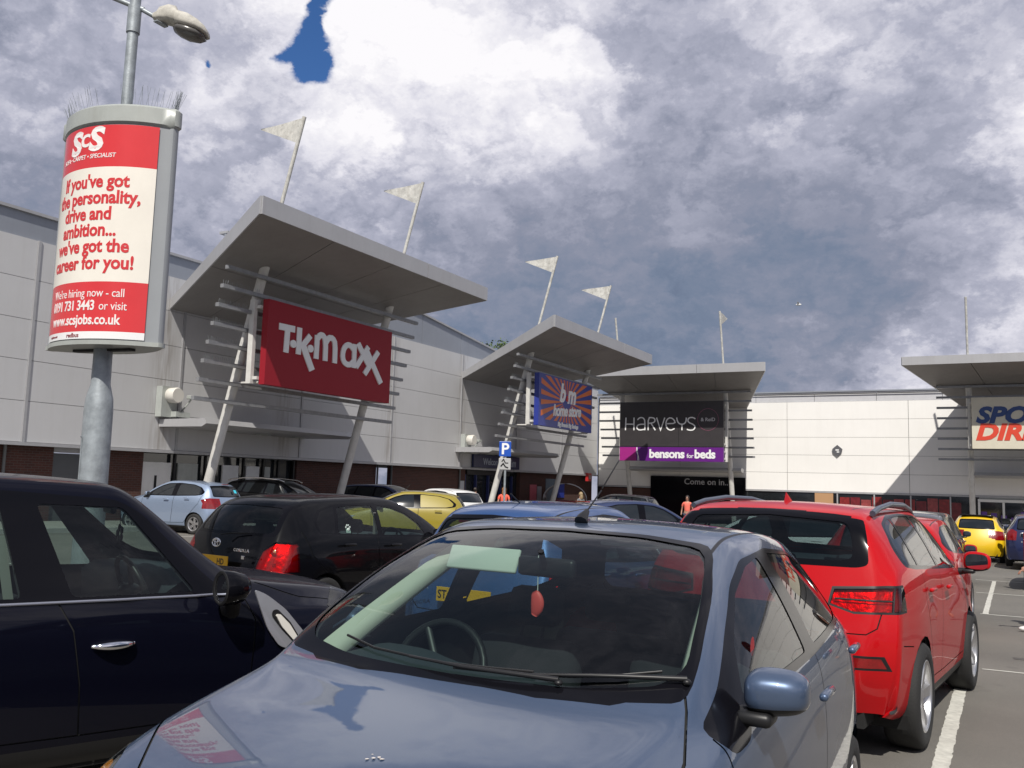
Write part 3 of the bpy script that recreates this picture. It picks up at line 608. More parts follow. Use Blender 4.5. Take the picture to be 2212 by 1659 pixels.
# blue and orange sunburst sign
m_blue = mat('sign_blue', (.028, .045, .27), .35); m_or = mat('sign_orange', (.62, .14, .03), .4)
r, fn, inn = sign('A', 4.95, 39.98, 46.7, 4.58, 7.22, .26, 'blue shop sign with orange sunburst rays and white b&m home store lettering', m_blue)
Wd, Hd = 6.72, 2.64; cx, cy = 3.35, 1.45
g = G()
def clip(poly, x0, x1, y0, y1):
    for ax, lim, sg in ((0, x0, 1), (0, x1, -1), (1, y0, 1), (1, y1, -1)):
        o = []
        for i in range(len(poly)):
            a, b_ = poly[i - 1], poly[i]; ia = (a[ax] - lim) * sg >= 0; ib = (b_[ax] - lim) * sg >= 0
            if ia != ib: tt = (lim - a[ax]) / (b_[ax] - a[ax]); o.append((a[0] + (b_[0] - a[0]) * tt, a[1] + (b_[1] - a[1]) * tt))
            if ib: o.append(b_)
        poly = o
        if not poly: break
    return poly
nr = 26
for k in range(nr):
    a0 = 2 * PI * (k + .25) / nr; a1 = 2 * PI * (k + .75) / nr
    pl = clip([(cx + .55 * math.cos(a0), cy + .4 * math.sin(a0)), (cx + 6 * math.cos(a0), cy + 4.2 * math.sin(a0)), (cx + 6 * math.cos(a1), cy + 4.2 * math.sin(a1)), (cx + .55 * math.cos(a1), cy + .4 * math.sin(a1))], .25, Wd - .1, .34, Hd - .06)
    if len(pl) > 2: g.add([fn(a, b_, .004) for a, b_ in pl], [tuple(range(len(pl)))])
inn(g.build('sunburst', m_or))
def ty(txt, size, u, v, m_, bold=0.0, shear=0.0, sx=1.0, sp=1.0, h=.02, rot=0.0, nm='lettering', align='CENTER'):
    v2, f = text_geo(txt, size, bold, shear, sx, sp, align); c_, s_ = math.cos(rot), math.sin(rot)
    gg = raised([(a * c_ - b_ * s_ + u, a * s_ + b_ * c_ + v) for a, b_ in v2], f, fn, .0, h)
    return inn(gg.build(nm, m_))
ty('b m', 1.35, 3.40, 1.42, m_lw, .048, .25, 1.0, .95, h=.03); ty('&', .42, 3.33, 1.5, mat('amp_red', (.55, .03, .03), .4), .02, .2, h=.034)
ty('home store', .82, 3.40, .70, m_lw, .026, .25, .98, .92, h=.03, rot=.055); ty('Big Brands Big Savings', .31, 3.55, .10, m_lw, .012, .2, 1.0, .95, h=.02)
# black and purple double sign
m_sblk = mat('sign_black', (.042, .038, .04), .35, var=.1); m_pur = mat('sign_purple', (.12, .012, .20), .4); m_mag = mat('sign_magenta', (.33, .02, .20), .4)
r, fn, inn = sign('B', 4.60, -21.50, -14.70, 4.22, 7.10, .2, 'black shop sign reading HARVEYS over the purple strip', m_sblk)
HVS = [[(0.381, 2.684), (0.358, 1.885)], [(0.905, 2.678), (0.912, 1.883)], [(0.373, 2.269), (0.909, 2.265)], [(1.13, 2.529), (1.25, 2.657), (1.401, 2.685), (1.551, 2.613), (1.613, 2.436), (1.616, 1.88)], [(1.614, 2.26), (1.253, 2.251), (1.103, 2.146), (1.093, 2.0), (1.256, 1.882), (1.604, 1.939)], [(1.825, 1.88), (1.821, 2.669), (2.118, 2.666), (2.255, 2.577), (2.239, 2.402), (2.091, 2.333), (1.853, 2.317)], [(2.001, 2.316), (2.283, 1.878)], [(2.356, 2.663), (2.613, 1.877), (2.868, 2.658)], [(2.946, 2.28), (3.528, 2.294), (3.47, 2.507), (3.237, 2.666), (3.003, 2.552), (2.928, 2.252), (3.034, 1.962), (3.256, 1.863), (3.488, 1.977)], [(3.614, 2.65), (3.672, 2.39), (3.817, 2.246), (4.047, 2.244), (4.19, 2.386), (4.208, 2.644)], [(3.943, 2.245), (3.944, 1.872)], [(4.76, 2.564), (4.619, 2.651), (4.419, 2.653), (4.293, 2.529), (4.333, 2.357), (4.675, 2.211), (4.759, 2.052), (4.646, 1.887), (4.418, 1.871), (4.247, 1.928)]]
g = G()
for i, pl in enumerate(HVS): stroke(g, smooth_pts([(a * 1.055, (b_ - .85) * 1.03) for a, b_ in pl], 1) if len(pl) > 3 else [(a * 1.055, (b_ - .85) * 1.03) for a, b_ in pl], .075, fn, .02 + .001 * i)
inn(flipB(g).build('lettering', mat('letter_silver', (.80, .80, .80), .4)))
g = G(); stroke(g, [(5.82 + .66 * math.cos(2 * PI * k / 40), 1.72 + .68 * math.sin(2 * PI * k / 40)) for k in range(40)], .022, fn, .01, True); inn(flipB(g).build('ring', mat('ring_plum', (.26, .08, .14), .4)))
def tyB(*a, **k): o = ty(*a, **k); return o
v2, f = text_geo('& ReiD', .31, .004); inn(raised([(a + 5.82, b_ + 1.62) for a, b_ in v2], f, fn, 0, .012).build('lettering', mat('letter_grey', (.55, .54, .55), .4)))
inn(G().add([fn(a, b_, h) for h in (-.01, .012) for a, b_ in ((0.0, .0), (6.80, .0), (6.80, .035), (0, .035))], [(0, 1, 2, 3), (7, 6, 5, 4), (0, 4, 5, 1), (1, 5, 6, 2), (2, 6, 7, 3), (3, 7, 4, 0)]).build('trim_strip', m_black))
inn(G().add([fn(a, b_, .008) for a, b_ in ((3.93, .04), (3.955, .04), (3.955, 1.2), (3.93, 1.2))], [(3, 2, 1, 0)]).build('board_joint', m_black))
r, fn, inn = sign('B', 4.62, -21.50, -14.70, 3.32, 4.205, .22, 'purple sign strip reading bensons for beds', m_pur)
inn(G().add([fn(a, b_, .004) for a, b_ in ((0.01, .01), (1.16, .01), (1.10, .5), (1.17, .865), (0.01, .865))], [(4, 3, 2, 1, 0)]).build('magenta_end', m_mag))
g = G(); stroke(g, [(1.33, .01), (1.29, .3), (1.16, .6), (1.17, .865)], .04, fn, .008); stroke(g, [(1.24, .01), (1.26, .35), (1.20, .865)], .03, fn, .009); inn(flipB(g).build('swoosh', m_lw))
for txt, sz, u, bo in (('bensons', .74, 3.18, .028), ('for', .38, 4.70, .004), ('beds', .74, 5.64, .028)):
    v2, f = text_geo(txt, sz, bo, 0, 1.0, .95); inn(raised([(a * 1.0 + u, b_ + .22) for a, b_ in v2], f, fn, 0, .015).build('lettering', m_lw))
# cream sign at the right edge
m_cream = mat('sign_cream', (.60, .56, .45), .45, var=.04)
r, fn, inn = sign('B', 4.60, -1.08, 5.6, 4.24, 7.02, .2, 'cream shop sign with blue and red slanted lettering at the right edge', m_cream)
for txt, u, v_, m_ in (('SPORTS', .20, 1.42, mat('letter_blue', (.02, .055, .19), .4)), ('DIRECT', .16, .50, mat('letter_red', (.62, .06, .03), .4))):
    v2, f = text_geo(txt, 1.18, .055, .25, 1.14, 1.0, 'LEFT'); inn(raised([(a + u, b_ + v_) for a, b_ in v2], f, fn, 0, .02).build('lettering', m_))
# 'Come on in' over the entrance, 'Welcome to' over the other
r = empty('entrance_sign', 'grey Come on in lettering above the black doorway', 'sign', (-17.0, BY - .15, 1.93))
v2, f = text_geo('Come on in...', .56, .004, 0, 1.0, 1.02); raised([(a, b_) for a, b_ in v2], f, lambda u, v, h: (u, -h, v), 0, .02).build('lettering', mat('letter_dim', (.42, .42, .43), .4), r)
r = empty('entrance_sign', 'dark blue Welcome to board above the shop door by the wall', 'sign', (AX, 44.8, 2.45))
G().box(.02, .16, -2.9, 2.4, 0, .72).build('board', mat('navy_board', (.012, .018, .07), .3), r)
v2, f = text_geo('Welcome to', .5, .01, 0, 1.0, 1.0); raised([(a - .6, b_ + .18) for a, b_ in v2], f, lambda u, v, h: (.16 + h, u, v), 0, .01).build('lettering', mat('letter_pale', (.32, .36, .44), .4), r)
v2, f = text_geo('b&m', .6, .02, .2, 1.0, 1.0); raised([(a + 1.35, b_ + .15) for a, b_ in v2], f, lambda u, v, h: (.16 + h, u, v), 0, .01).build('lettering', MATS['letter_pale'], r)
# tie rod seen left of the double sign
tag(G().tube([(-21.6, 55.2, 3.5), (-24.4, 59.0, 1.5)], .05, 8).build('tie_rod', m_band), 'thin grey stay running down from the purple sign to the corner', 'stay')
# ------------------------------------------------------------------ lamp post with the oval advertising drum
LX, LY = -6.50, 4.88
lp = empty('lamp_post', 'galvanised lamp post carrying the red and white advertising drum', 'lamp post', (LX, LY, gz(LX, LY)))
zb = -gz(LX, LY)
def LP(z): return (.0 + .010 * (z), -.0 * z, z + zb)       # the post leans a touch
G().lathe([(.118, 0), (.112, 2.12), (.105, 2.22), (.076, 2.34), (.07, 2.9)], 28, 'z').xf(Matrix.Translation((0, 0, zb))).build('lower_post', m_galv, lp, auto=40)
G().tube([LP(4.4), LP(6.2)], .048, 16, r2=.044).build('upper_post', m_galv, lp, auto=40)
G().tube([LP(5.38), LP(5.62)], .056, 16).build('collar', m_galv, lp, auto=40)
# access door outline on the lower post
g = G()
for (a, z0, z1) in ((-35, .55, 1.9),):
    for s_ in (-1, 1):
        aa = R(a + s_ * 24); g.tube([(.116 * math.sin(aa) * 1.0, -.116 * math.cos(aa), z + zb) for z in (z0, z1)], .004, 6)
    for z in (z0, z1): g.tube([(.117 * math.sin(R(a + k)), -.117 * math.cos(R(a + k)), z + zb) for k in range(-24, 25, 6)], .004, 6)
g.build('access_door', m_galv, lp)
# arm and lantern
arm0 = Vector(LP(5.60)); hd = Vector((.74, .50, 0)).normalized() 
def HP(a, b_, c_):
    a = a * .84 - .01; b_ *= 1.12; c_ *= 1.18
    return arm0 + hd * a + Vector((-hd.y, hd.x, 0)) * b_ + Vector((0, 0, c_))
G().tube([HP(-.55, 0, .16), HP(0, 0, 0.02), HP(.10, 0, .0)], .022, 10).build('arm', m_galv, lp, auto=60)
G().tube([HP(.0, 0, .03), HP(.22, 0, -.05)], .020, 10).build('arm', m_galv, lp, auto=60)
def lantern(sgn, parent):
    # body swept along its axis: narrow neck, tall gear box, flattening front hood
    st = [(.20, .030, .030, .0), (.24, .05, .05, .0), (.27, .065, .075, .012), (.36, .078, .095, .03), (.43, .082, .098, .028), (.45, .098, .082, .012), (.56, .112, .082, .008), (.66, .108, .066, .0), (.73, .085, .045, -.010), (.765, .045, .022, -.018)]
    g = G(); n = 20; v = []
    for a, w_, h_, zc in st:
        for k in range(n):
            t_ = 2 * PI * k / n; cs, sn = math.cos(t_), math.sin(t_)
            yy = math.copysign(abs(cs) ** .7, cs) * w_; zz = (math.copysign(abs(sn) ** .7, sn)) * h_ * (1.0 if sn > 0 else .42)
            v.append(HP(a * sgn, yy, -.055 + zc + zz - (a - .2) * .16))
    f = [(i * n + k, i * n + (k + 1) % n, (i + 1) * n + (k + 1) % n, (i + 1) * n + k) for i in range(len(st) - 1) for k in range(n)]
    g.add(v, f + [tuple(range(n))[::-1], tuple((len(st) - 1) * n + k for k in range(n))]); g.build('lantern_hood', mat('lantern_grp', (.46, .44, .39), .6, var=.3, vscale=14, stain=.75), parent, auto=50)
    st = [(.42, .05, .02), (.47, .088, .035), (.56, .098, .048), (.66, .09, .04), (.73, .05, .016)]; v = []; g = G()
    for a, w_, h_ in st:
        for k in range(n):
            t_ = 2 * PI * k / n; v.append(HP(a * sgn, math.cos(t_) * w_, -.085 + math.sin(t_) * h_ - (a - .2) * .16 - .012))
    f = [(i * n + k, i * n + (k + 1) % n, (i + 1) * n + (k + 1) % n, (i + 1) * n + k) for i in range(len(st) - 1) for k in range(n)]
    g.add(v, f + [tuple(range(n))[::-1], tuple((len(st) - 1) * n + k for k in range(n))]).build('lantern_bowl', mat('lantern_bowl', (.10, .095, .09), .25, spec=.6), parent, smooth=True)
    G().rbox(0, .05, -.06, .06, 0, .012, .003).xf(Matrix.Translation(HP(.26 * sgn, 0, -.11) ) ).build('clip', m_galv, parent)
lantern(1, lp)
# drum
dr = empty('advertising_drum', 'oval drum with the red and white furniture store job poster', 'advertising sign', (LX + .005, LY, 0)); 
ANG = R(9)          # how far the poster face is turned off the -Y axis
Rz = Matrix.Rotation(ANG, 4, 'Z')
RA, HA = .775, R(45)  # arc radius and half angle
def outline(off=0.0, n=18):
    pts = []; sag = RA * (1 - math.cos(HA)); yc = RA * math.cos(HA) - .045
    for i in range(n + 1):
        a = -HA + 2 * HA * i / n; pts.append(((RA + off) * math.sin(a), -((RA + off) * math.cos(a) - yc)))
    c_ = (RA * math.sin(HA), 0)
    x0, y0 = pts[-1]; r_ = .045 + off
    for k in range(1, 7):
        a = -PI / 2 + HA + (PI - 2 * (PI / 2 - HA) + 0) * 0 ; 
        ph_ = -(PI / 2 - HA) + (PI - 2 * HA) * k / 7
        pts.append((RA * math.sin(HA) - .02 + (r_ + .02) * math.cos(ph_) , (r_ + .03) * math.sin(ph_) * .9))
    for i in range(n + 1):
        a = HA - 2 * HA * i / n; pts.append(((RA + off) * math.sin(a), ((RA + off) * math.cos(a) - yc)))
    for k in range(1, 7):
        ph_ = (PI / 2 + (PI / 2 - HA)) - PI / 2 + HA + (PI - 2 * HA) * k / 7 - HA + (PI / 2 - HA) * 0 
        ph_ = PI - (PI / 2 - HA) + (PI - 2 * HA) * k / 7
        pts.append((-(RA * math.sin(HA) - .02) + (r_ + .02) * math.cos(ph_), (r_ + .03) * math.sin(ph_) * .9))
    return pts
DZ0, DZ1 = 2.63, 4.63
def drum_band(z0, z1, off, name, m_, close=True, bev=0):
    g = G(); levels = [(z0, off), (z1, off)] if not bev else [(z0, off - bev), (z0 + bev, off), (z1 - bev, off), (z1, off - bev)]
    L_ = len(outline(0)); 
    for z, o_ in levels: g.v += [tuple(Rz @ Vector((x, y, z))) for x, y in outline(o_)]
    for i in range(len(levels) - 1):
        for k in range(L_): g.f.append((i * L_ + k, i * L_ + (k + 1) % L_, (i + 1) * L_ + (k + 1) % L_, (i + 1) * L_ + k))
    if close: g.f += [tuple(range(L_))[::-1], tuple((len(levels) - 1) * L_ + k for k in range(L_))]
    return g.build(name, m_, dr, auto=40)
drum_band(DZ0 + .02, DZ1 - .11, -.008, 'casing', m_grey)
drum_band(DZ1 - .17, DZ1, .012, 'top_cap', m_cap, bev=.02)
drum_band(DZ0, DZ0 + .035, .006, 'bottom_rim', m_cap)
# poster: bent strip areas, all on the arc; u arc length, v height
def PF(u, v, h=0.0):
    a = u / RA; yc = RA * math.cos(HA) - .045
    p = Rz @ Vector(((RA + h) * math.sin(a), -((RA + h) * math.cos(a) - yc), v)); return tuple(p)
PU0, PU1 = -RA * HA + .012, RA * HA - .075
PZ0, PZ1 = DZ0 + .045, DZ1 - .18; PH = PZ1 - PZ0
def area(pts_fn, z0fn, z1fn, h, name, m_):
    g = G(); n = 28
    for i in range(n + 1):
        u = PU0 + (PU1 - PU0) * i / n; g.v += [PF(u, z0fn(u), h), PF(u, z1fn(u), h)]
    g.f = [(2 * i, 2 * i + 2, 2 * i + 3, 2 * i + 1) for i in range(n)]
    return g.build(name, m_, dr, smooth=True)
m_pr = mat('poster_red', (.62, .045, .05), .22, spec=.5, var=.06, vscale=2); m_pw = mat('poster_white', (.78, .74, .66), .22, spec=.5, var=.05, vscale=2); m_pw2 = mat('poster_strip_white', (.80, .80, .80), .3)
rf = lambda k: (lambda u: PZ0 + PH * k)
sl = (PU1 - PU0)
area(None, rf(0), rf(.033), .003, 'poster_strip', m_pw2)
area(None, rf(.033), lambda u: PZ0 + PH * (.262 - .02 * (u - PU0) / sl * 0), .003, 'poster_footer', m_pr)
area(None, rf(.262), rf(.80), .003, 'poster_middle', m_pw)
area(None, rf(.80), rf(1.0), .003, 'poster_header', m_pr)
# red margin down the right side of the white field
def ptext(s, size, uc, vf, m_, bold=0, shear=0, sx=1.0, sp=1.0, nm='poster_text'):
    v2, f = text_geo(s, size, bold, shear, sx, sp)
    v2 = [(a + uc, b_ + PZ0 + PH * vf) for a, b_ in v2]
    o = raised(v2, f, lambda u, v, h: PF(u, v, h), .002, .0055).build(nm, m_, dr); return o
uc = -.01
m_tr = mat('text_red', (.58, .04, .045), .3); m_tw = mat('text_white', (.80, .76, .74), .3)
for s, k_, vf, sz, bo in ((('S'), -.115, .875, .27, .011), ('c', .0, .905, .23, .003), ('S', .118, .885, .27, .011)):
    ptext(s, sz, uc - .10 + k_, vf, m_tw, bo, .12, 1.12)
ptext('SOFA \u2022 CARPET \u2022 SPECIALIST', .052, uc - .10, .845, m_tw, .0006, .1, .95, 1.0)
for s, vf, du in (("If you've got", .705, .0), ('the personality,', .628, .01), ('drive and', .552, -.04), ('ambition...', .476, -.02), ("we've got the", .400, .0), ('career for you!', .322, .005)):
    ptext(s, .152, uc + du, vf, m_tr, .0045, 0, .92, .99)
ptext("We're hiring now - call", .098, uc, .192, m_tw, .0, 0, .85, .97)
ptext('0191 731 3443', .112, uc - .12, .132, m_tw, .0024, 0, .82, .93); ptext('or visit', .098, uc + .285, .132, m_tw, 0, 0, .85, .97)
ptext('www.scsjobs.co.uk', .116, uc - .01, .066, m_tw, .0024, 0, .83, .98)
ptext('redbus', .05, uc - .06, .008, mat('text_dark', (.25, .05, .06), .4), .0006); ptext('scsjobs.co.uk', .026, uc - .33, .012, MATS['text_dark']); ptext('5678201', .026, uc + .24, .012, MATS['text_dark']) if False else None
# clamp rings, underside bracket, bird spikes along the cap
G().box(-.3, .3, -.03, .03, DZ0 - .02, DZ0).xf(Rz).build('underside_bracket', m_dark, dr)
g = G(); ol = outline(-.03); random.seed(5)
for i in range(0, len(ol)):
    x, y = ol[i]; x2, y2 = ol[(i + 1) % len(ol)]
    for t_ in (0, .33, .66):
        if random.random() < .12 or (abs(i - 10) < 2 and y < 0): continue
        xx, yy = x + (x2 - x) * t_, y + (y2 - y) * t_; p = Rz @ Vector((xx, yy, DZ1)); d_ = Rz @ Vector((xx * .10 + random.uniform(-.03, .03), yy * .22 + random.uniform(-.04, .04), random.uniform(.15, .20)))
        g.tube([p, p + d_ * .85], .0013, 3, False)
so = g.build('bird_spikes', m_galv, dr); so['kind'] = 'stuff'

# parking sign
ps = empty('parking_sign', 'blue P parking sign on a thin grey pole in front of the second canopy', 'road sign', (-14.45, 26.4, gz(-14.45, 26.4)))
z0_ = -gz(-14.45, 26.4); Rz2 = Matrix.Rotation(R(25), 4, 'Z')
G().tube([(0, .04, 0), (0, .04, z0_ + 3.05)], .038, 10).build('pole', m_galv, ps, auto=50)
G().rbox(-.20, .20, -.02, .0, z0_ + 2.52, z0_ + 3.02, .008).xf(Rz2).build('plate', mat('sign_plate_blue', (.015, .08, .42), .35), ps)
v2, f = text_geo('P', .52, .012); raised([(a, b_ + z0_ + 2.60) for a, b_ in v2], f, lambda u, v, h: tuple(Rz2 @ Vector((u, -.02 - h, v))), 0, .006).build('letter', m_lw, ps)
G().rbox(-.20, .20, -.02, .0, z0_ + 2.08, z0_ + 2.46, .008).xf(Rz2).build('plate', mat('sign_plate_pale', (.42, .42, .42), .4), ps)
g = G(); fnp = lambda u, v, h: tuple(Rz2 @ Vector((u, -.02 - h, v + z0_)))
stroke(g, [(-.10, 2.34), (-.04, 2.42), (.02, 2.30), (.12, 2.30)], .035, fnp, .004); stroke(g, [(-.13, 2.18), (-.05, 2.28), (.03, 2.17), (.12, 2.14)], .045, fnp, .005); g.build('pictogram', m_black, ps)

# trolley shelter with its bowed clear roof
sh = empty('trolley_shelter', 'bowed clear plastic trolley shelter by the building corner', 'shelter', (-22.3, 48.2, gz(-22, 48) - .1), R(24))
m_pc = glass_mat('shelter_plastic', (.40, .30, .28))
for k in range(4):
    y0, y1 = -.0 + k * 1.1, -.0 + k * 1.1 + 1.07
    g = G(); n = 14; v = []
    for i in range(n + 1):
        a = PI * .04 + PI * .92 * i / n; 
        for y_ in (y0, y1): v.append((-1.25 * math.cos(a), y_, 1.45 + .85 * math.sin(a)))
    g.add(v, [(2 * i, 2 * i + 1, 2 * i + 3, 2 * i + 2) for i in range(n)]).build('roof_sheet', m_pc, sh, smooth=True)
    G().tube([(-1.26 * math.cos(PI * i / 14), y0 - .015, 1.45 + .87 * math.sin(PI * i / 14)) for i in range(15)], .03, 8).build('hoop', m_seam, sh, smooth=True)
for x_ in (-1.26, 1.26):
    for y_ in (0, 2.2, 4.3): G().tube([(x_, y_, 0), (x_, y_, 1.46)], .035, 8).build('post', m_seam, sh, smooth=True)
    G().tube([(x_, 0, 1.45), (x_, 4.37, 1.45)], .03, 8).build('side_rail', m_seam, sh, smooth=True)
G().box(-.9, .9, .5, 3.9, .25, 1.3).build('trolley_row', mat('trolley_red', (.25, .02, .03), .4, var=.5, vscale=9), sh)

# tree crown showing over the roof
tr = empty('tree', 'green tree top showing above the roof behind the second canopy', 'tree', (-36.4, 64.6, -1))
G().tube([(0, 0, 0), (.2, 0, 6), (0, .1, 12)], .25, 8, r2=.08).build('trunk', mat('bark', (.09, .07, .05), .9, var=.3), tr, smooth=True)
random.seed(12); g = G()
cl = [(random.gauss(0, 1.5), random.gauss(0, 1.3), 12.2 + random.uniform(-1.5, 1.55)) for _ in range(34)] + [(-1.1, 0, 14.0), (.3, 0, 13.9), (1.6, .3, 13.85), (.5, .0, 14.15)]
for c_ in cl:
    c_ = Vector(c_)
    if c_.x > 1.9 or c_.x < -2.2: continue
    for _ in range(90):
        p = c_ + Vector((random.gauss(0, .30), random.gauss(0, .30), random.gauss(0, .2))); a = Vector((random.gauss(0, 1), random.gauss(0, 1), random.gauss(0, .6))).normalized(); b_ = a.orthogonal().normalized(); s_ = random.uniform(.07, .15)
        g.add([p - a * s_, p + b_ * s_ * .45, p + a * s_, p - b_ * s_ * .45], [(0, 1, 2, 3)])
cr_ = g.build('crown', mat('foliage', (.075, .115, .025), .6, var=.45, vscale=1.5), tr); cr_['kind'] = 'stuff'
# gull
gb = empty('bird', 'tiny pale gull flying above the white building', 'bird', (-11.32, 60.93, 14.07))
G().sphere((0, 0, 0), .09, (2.2, .8, .8), 10, 6).build('body', m_white, gb, smooth=True)
for s_ in (-1, 1): G().add([(-.08, 0, .03), (.1, 0, .03), (.02, s_ * .25, .16), (-.05, s_ * .25, .15), (-.1, s_ * .5, .08)], [(0, 1, 2, 3), (3, 2, 4)]).build('wing', m_white, gb)

# ------------------------------------------------------------------ people
def skin_body(name, joints, edges, mat_, parent, sub=1):
    me = D.meshes.new(name); me.from_pydata([j[0] for j in joints], edges, []); o = D.objects.new(name, me); link(o)
    md = o.modifiers.new('s', 'SKIN'); sv = me.skin_vertices[0].data
    for i, j in enumerate(joints): sv[i].radius = (j[1], j[2] if len(j) > 2 else j[1])
    sv[0].use_root = True
    ms = o.modifiers.new('u', 'SUBSURF'); ms.levels = ms.render_levels = sub
    bpy.context.view_layer.update()
    nm = D.meshes.new_from_object(o.evaluated_get(bpy.context.evaluated_depsgraph_get())); D.objects.remove(o)
    nm.materials.clear(); nm.name = name
    return obj_me(name, nm, mat_, parent, smooth=True)
m_skin = mat('skin', (.42, .23, .16), .55)
def person(label, x, y, face, top, trouser, hair, stride=.18, sun=False, hands=(0, 0), long_hair=True, height=1.66, skirt=False):
    z = gz(x, y); r = empty('person', label, 'person', (x, y, z), face); k = height / 1.66
    def q_(a, b_, c_): return (a * k, b_ * k, c_ * k)     # x forward, y left
    lf, rf_ = stride, -stride
    J = [(q_(0, 0, .93), .12, .15), (q_(0, 0, 1.10), .095, .125), (q_(0, 0, 1.28), .10, .15), (q_(0, 0, 1.40), .07, .10), (q_(.0, 0, 1.46), .045, .045), (q_(.015, 0, 1.52), .06, .06), (q_(.02, 0, 1.60), .078, .07),
         (q_(0, .17, 1.36), .045), (q_(0, -.17, 1.36), .045),
         (q_(-.05, .23, 1.10), .034), (q_(.05 + hands[0], .24, .88), .026), (q_(-.05, -.23, 1.10), .034), (q_(.03 + hands[1], -.25, .88), .026),
         (q_(0, .09, .88), .085), (q_(0, -.09, .88), .085), (q_(lf * .7, .09, .50), .055), (q_(lf * .9, .09, .10), .036), (q_(rf_ * .5, -.09, .50), .055), (q_(rf_ * 1.3, -.09, .12), .036),
         (q_(lf * .9 + .16, .10, .04), .03), (q_(rf_ * 1.3 + .15, -.10, .05), .03)]
    E_ = [(0, 1), (1, 2), (2, 3), (3, 4), (4, 5), (5, 6), (3, 7), (3, 8), (7, 9), (9, 10), (8, 11), (11, 12), (0, 13), (0, 14), (13, 15), (15, 16), (14, 17), (17, 18), (16, 19), (18, 20)]
    skin_body('body', J, E_, m_skin, r)
    # clothing: slightly larger skins over torso and legs
    T = [(q_(0, 0, 1.0), .125, .16), (q_(0, 0, 1.12), .105, .135), (q_(0, 0, 1.28), .112, .16), (q_(0, 0, 1.385), .08, .11), (q_(0, .17, 1.37), .056), (q_(0, -.17, 1.37), .056), (q_(-.03, .21, 1.22), .05), (q_(-.03, -.21, 1.22), .05)]
    skin_body('top', T, [(0, 1), (1, 2), (2, 3), (3, 4), (3, 5), (4, 6), (5, 7)], top, r)
    Lg = [(q_(0, 0, .97), .128, .16), (q_(0, .09, .88), .10), (q_(0, -.09, .88), .10), (q_(lf * .7, .09, .50), .07), (q_(lf * .9, .09, .14), .05), (q_(rf_ * .5, -.09, .50), .07), (q_(rf_ * 1.3, -.09, .16), .05)]
    skin_body('trousers', Lg, [(0, 1), (0, 2), (1, 3), (3, 4), (2, 5), (5, 6)], trouser, r)
    g = G().sphere(q_(-.012, 0, 1.615), .098 * k, (.98, .9, 1.08), 16, 10)
    if long_hair: g.sphere(q_(-.06, 0, 1.50), .085 * k, (.6, 1.0, 1.5), 12, 8)
    g.build('hair', hair, r, smooth=True)
    g = G().sphere(q_(.035, 0, 1.585), .075 * k, (.9, .82, 1.15), 14, 10); fo = g.build('face', m_skin, r, smooth=True)
    G().sphere(q_(.108, 0, 1.575), .014, (1, .8, 1.5), 8, 6).build('nose', m_skin, r, smooth=True)
    if sun:
        for s_ in (-1, 1): G().sphere(q_(.092, s_ * .032, 1.605), .027, (.5, 1, .8), 10, 6).build('sunglass_lens', m_blackg, r, smooth=True)
    else:
        for s_ in (-1, 1): G().sphere(q_(.098, s_ * .03, 1.60), .010, (.6, 1, .7), 8, 6).build('eye', m_black, r, smooth=True)
    G().sphere(q_(.103, 0, 1.53), .018, (.4, 1, .35), 8, 6).build('mouth', mat('lip', (.35, .10, .09), .5), r, smooth=True)
    return r
m_coral = mat('coral_cloth', (.80, .13, .08), .8); m_coral2 = mat('salmon_cloth', (.80, .17, .12), .8); m_jean = mat('navy_cloth', (.03, .035, .06), .9); m_hg = mat('ginger_hair', (.28, .12, .045), .6); m_hd = mat('dark_hair', (.018, .012, .010), .5); m_gc = mat('grey_cloth', (.16, .16, .17), .9)
person('woman with ginger hair in a coral top, seen from behind below the P sign', -17.4, 31.8, R(120), m_coral, m_jean, m_hg, height=1.72)
person('woman in a salmon top and sunglasses with dark hair in front of the black entrance', -11.95, 38.6, R(-80), m_coral2, m_jean, m_hd, sun=True, height=1.74)
person('fair haired pedestrian by the shop door, only the head showing', -15.9, 36.0, R(160), m_gc, m_jean, mat('fair_hair', (.30, .22, .12), .6), height=1.68)
person('pedestrian in grey near the entrance posts of the second shop', -21.8, 37.0, R(90), m_gc, m_jean, m_hd, height=1.68, long_hair=False)

# person at the right edge: only an arm, a hand and a shoe reach into view
pe = person('person walking in at the right edge, forearm, hand and white shoe in view', .76, 14.75, R(180), mat('black_cloth', (.015, .015, .018), .9), m_gc, m_hd, hands=(.30, .0), stride=.33)
G().sphere((.33 * .9 + .14, .10, .05), .048, (2.2, .9, .8), 12, 8).build('shoe', m_white, pe, smooth=True)
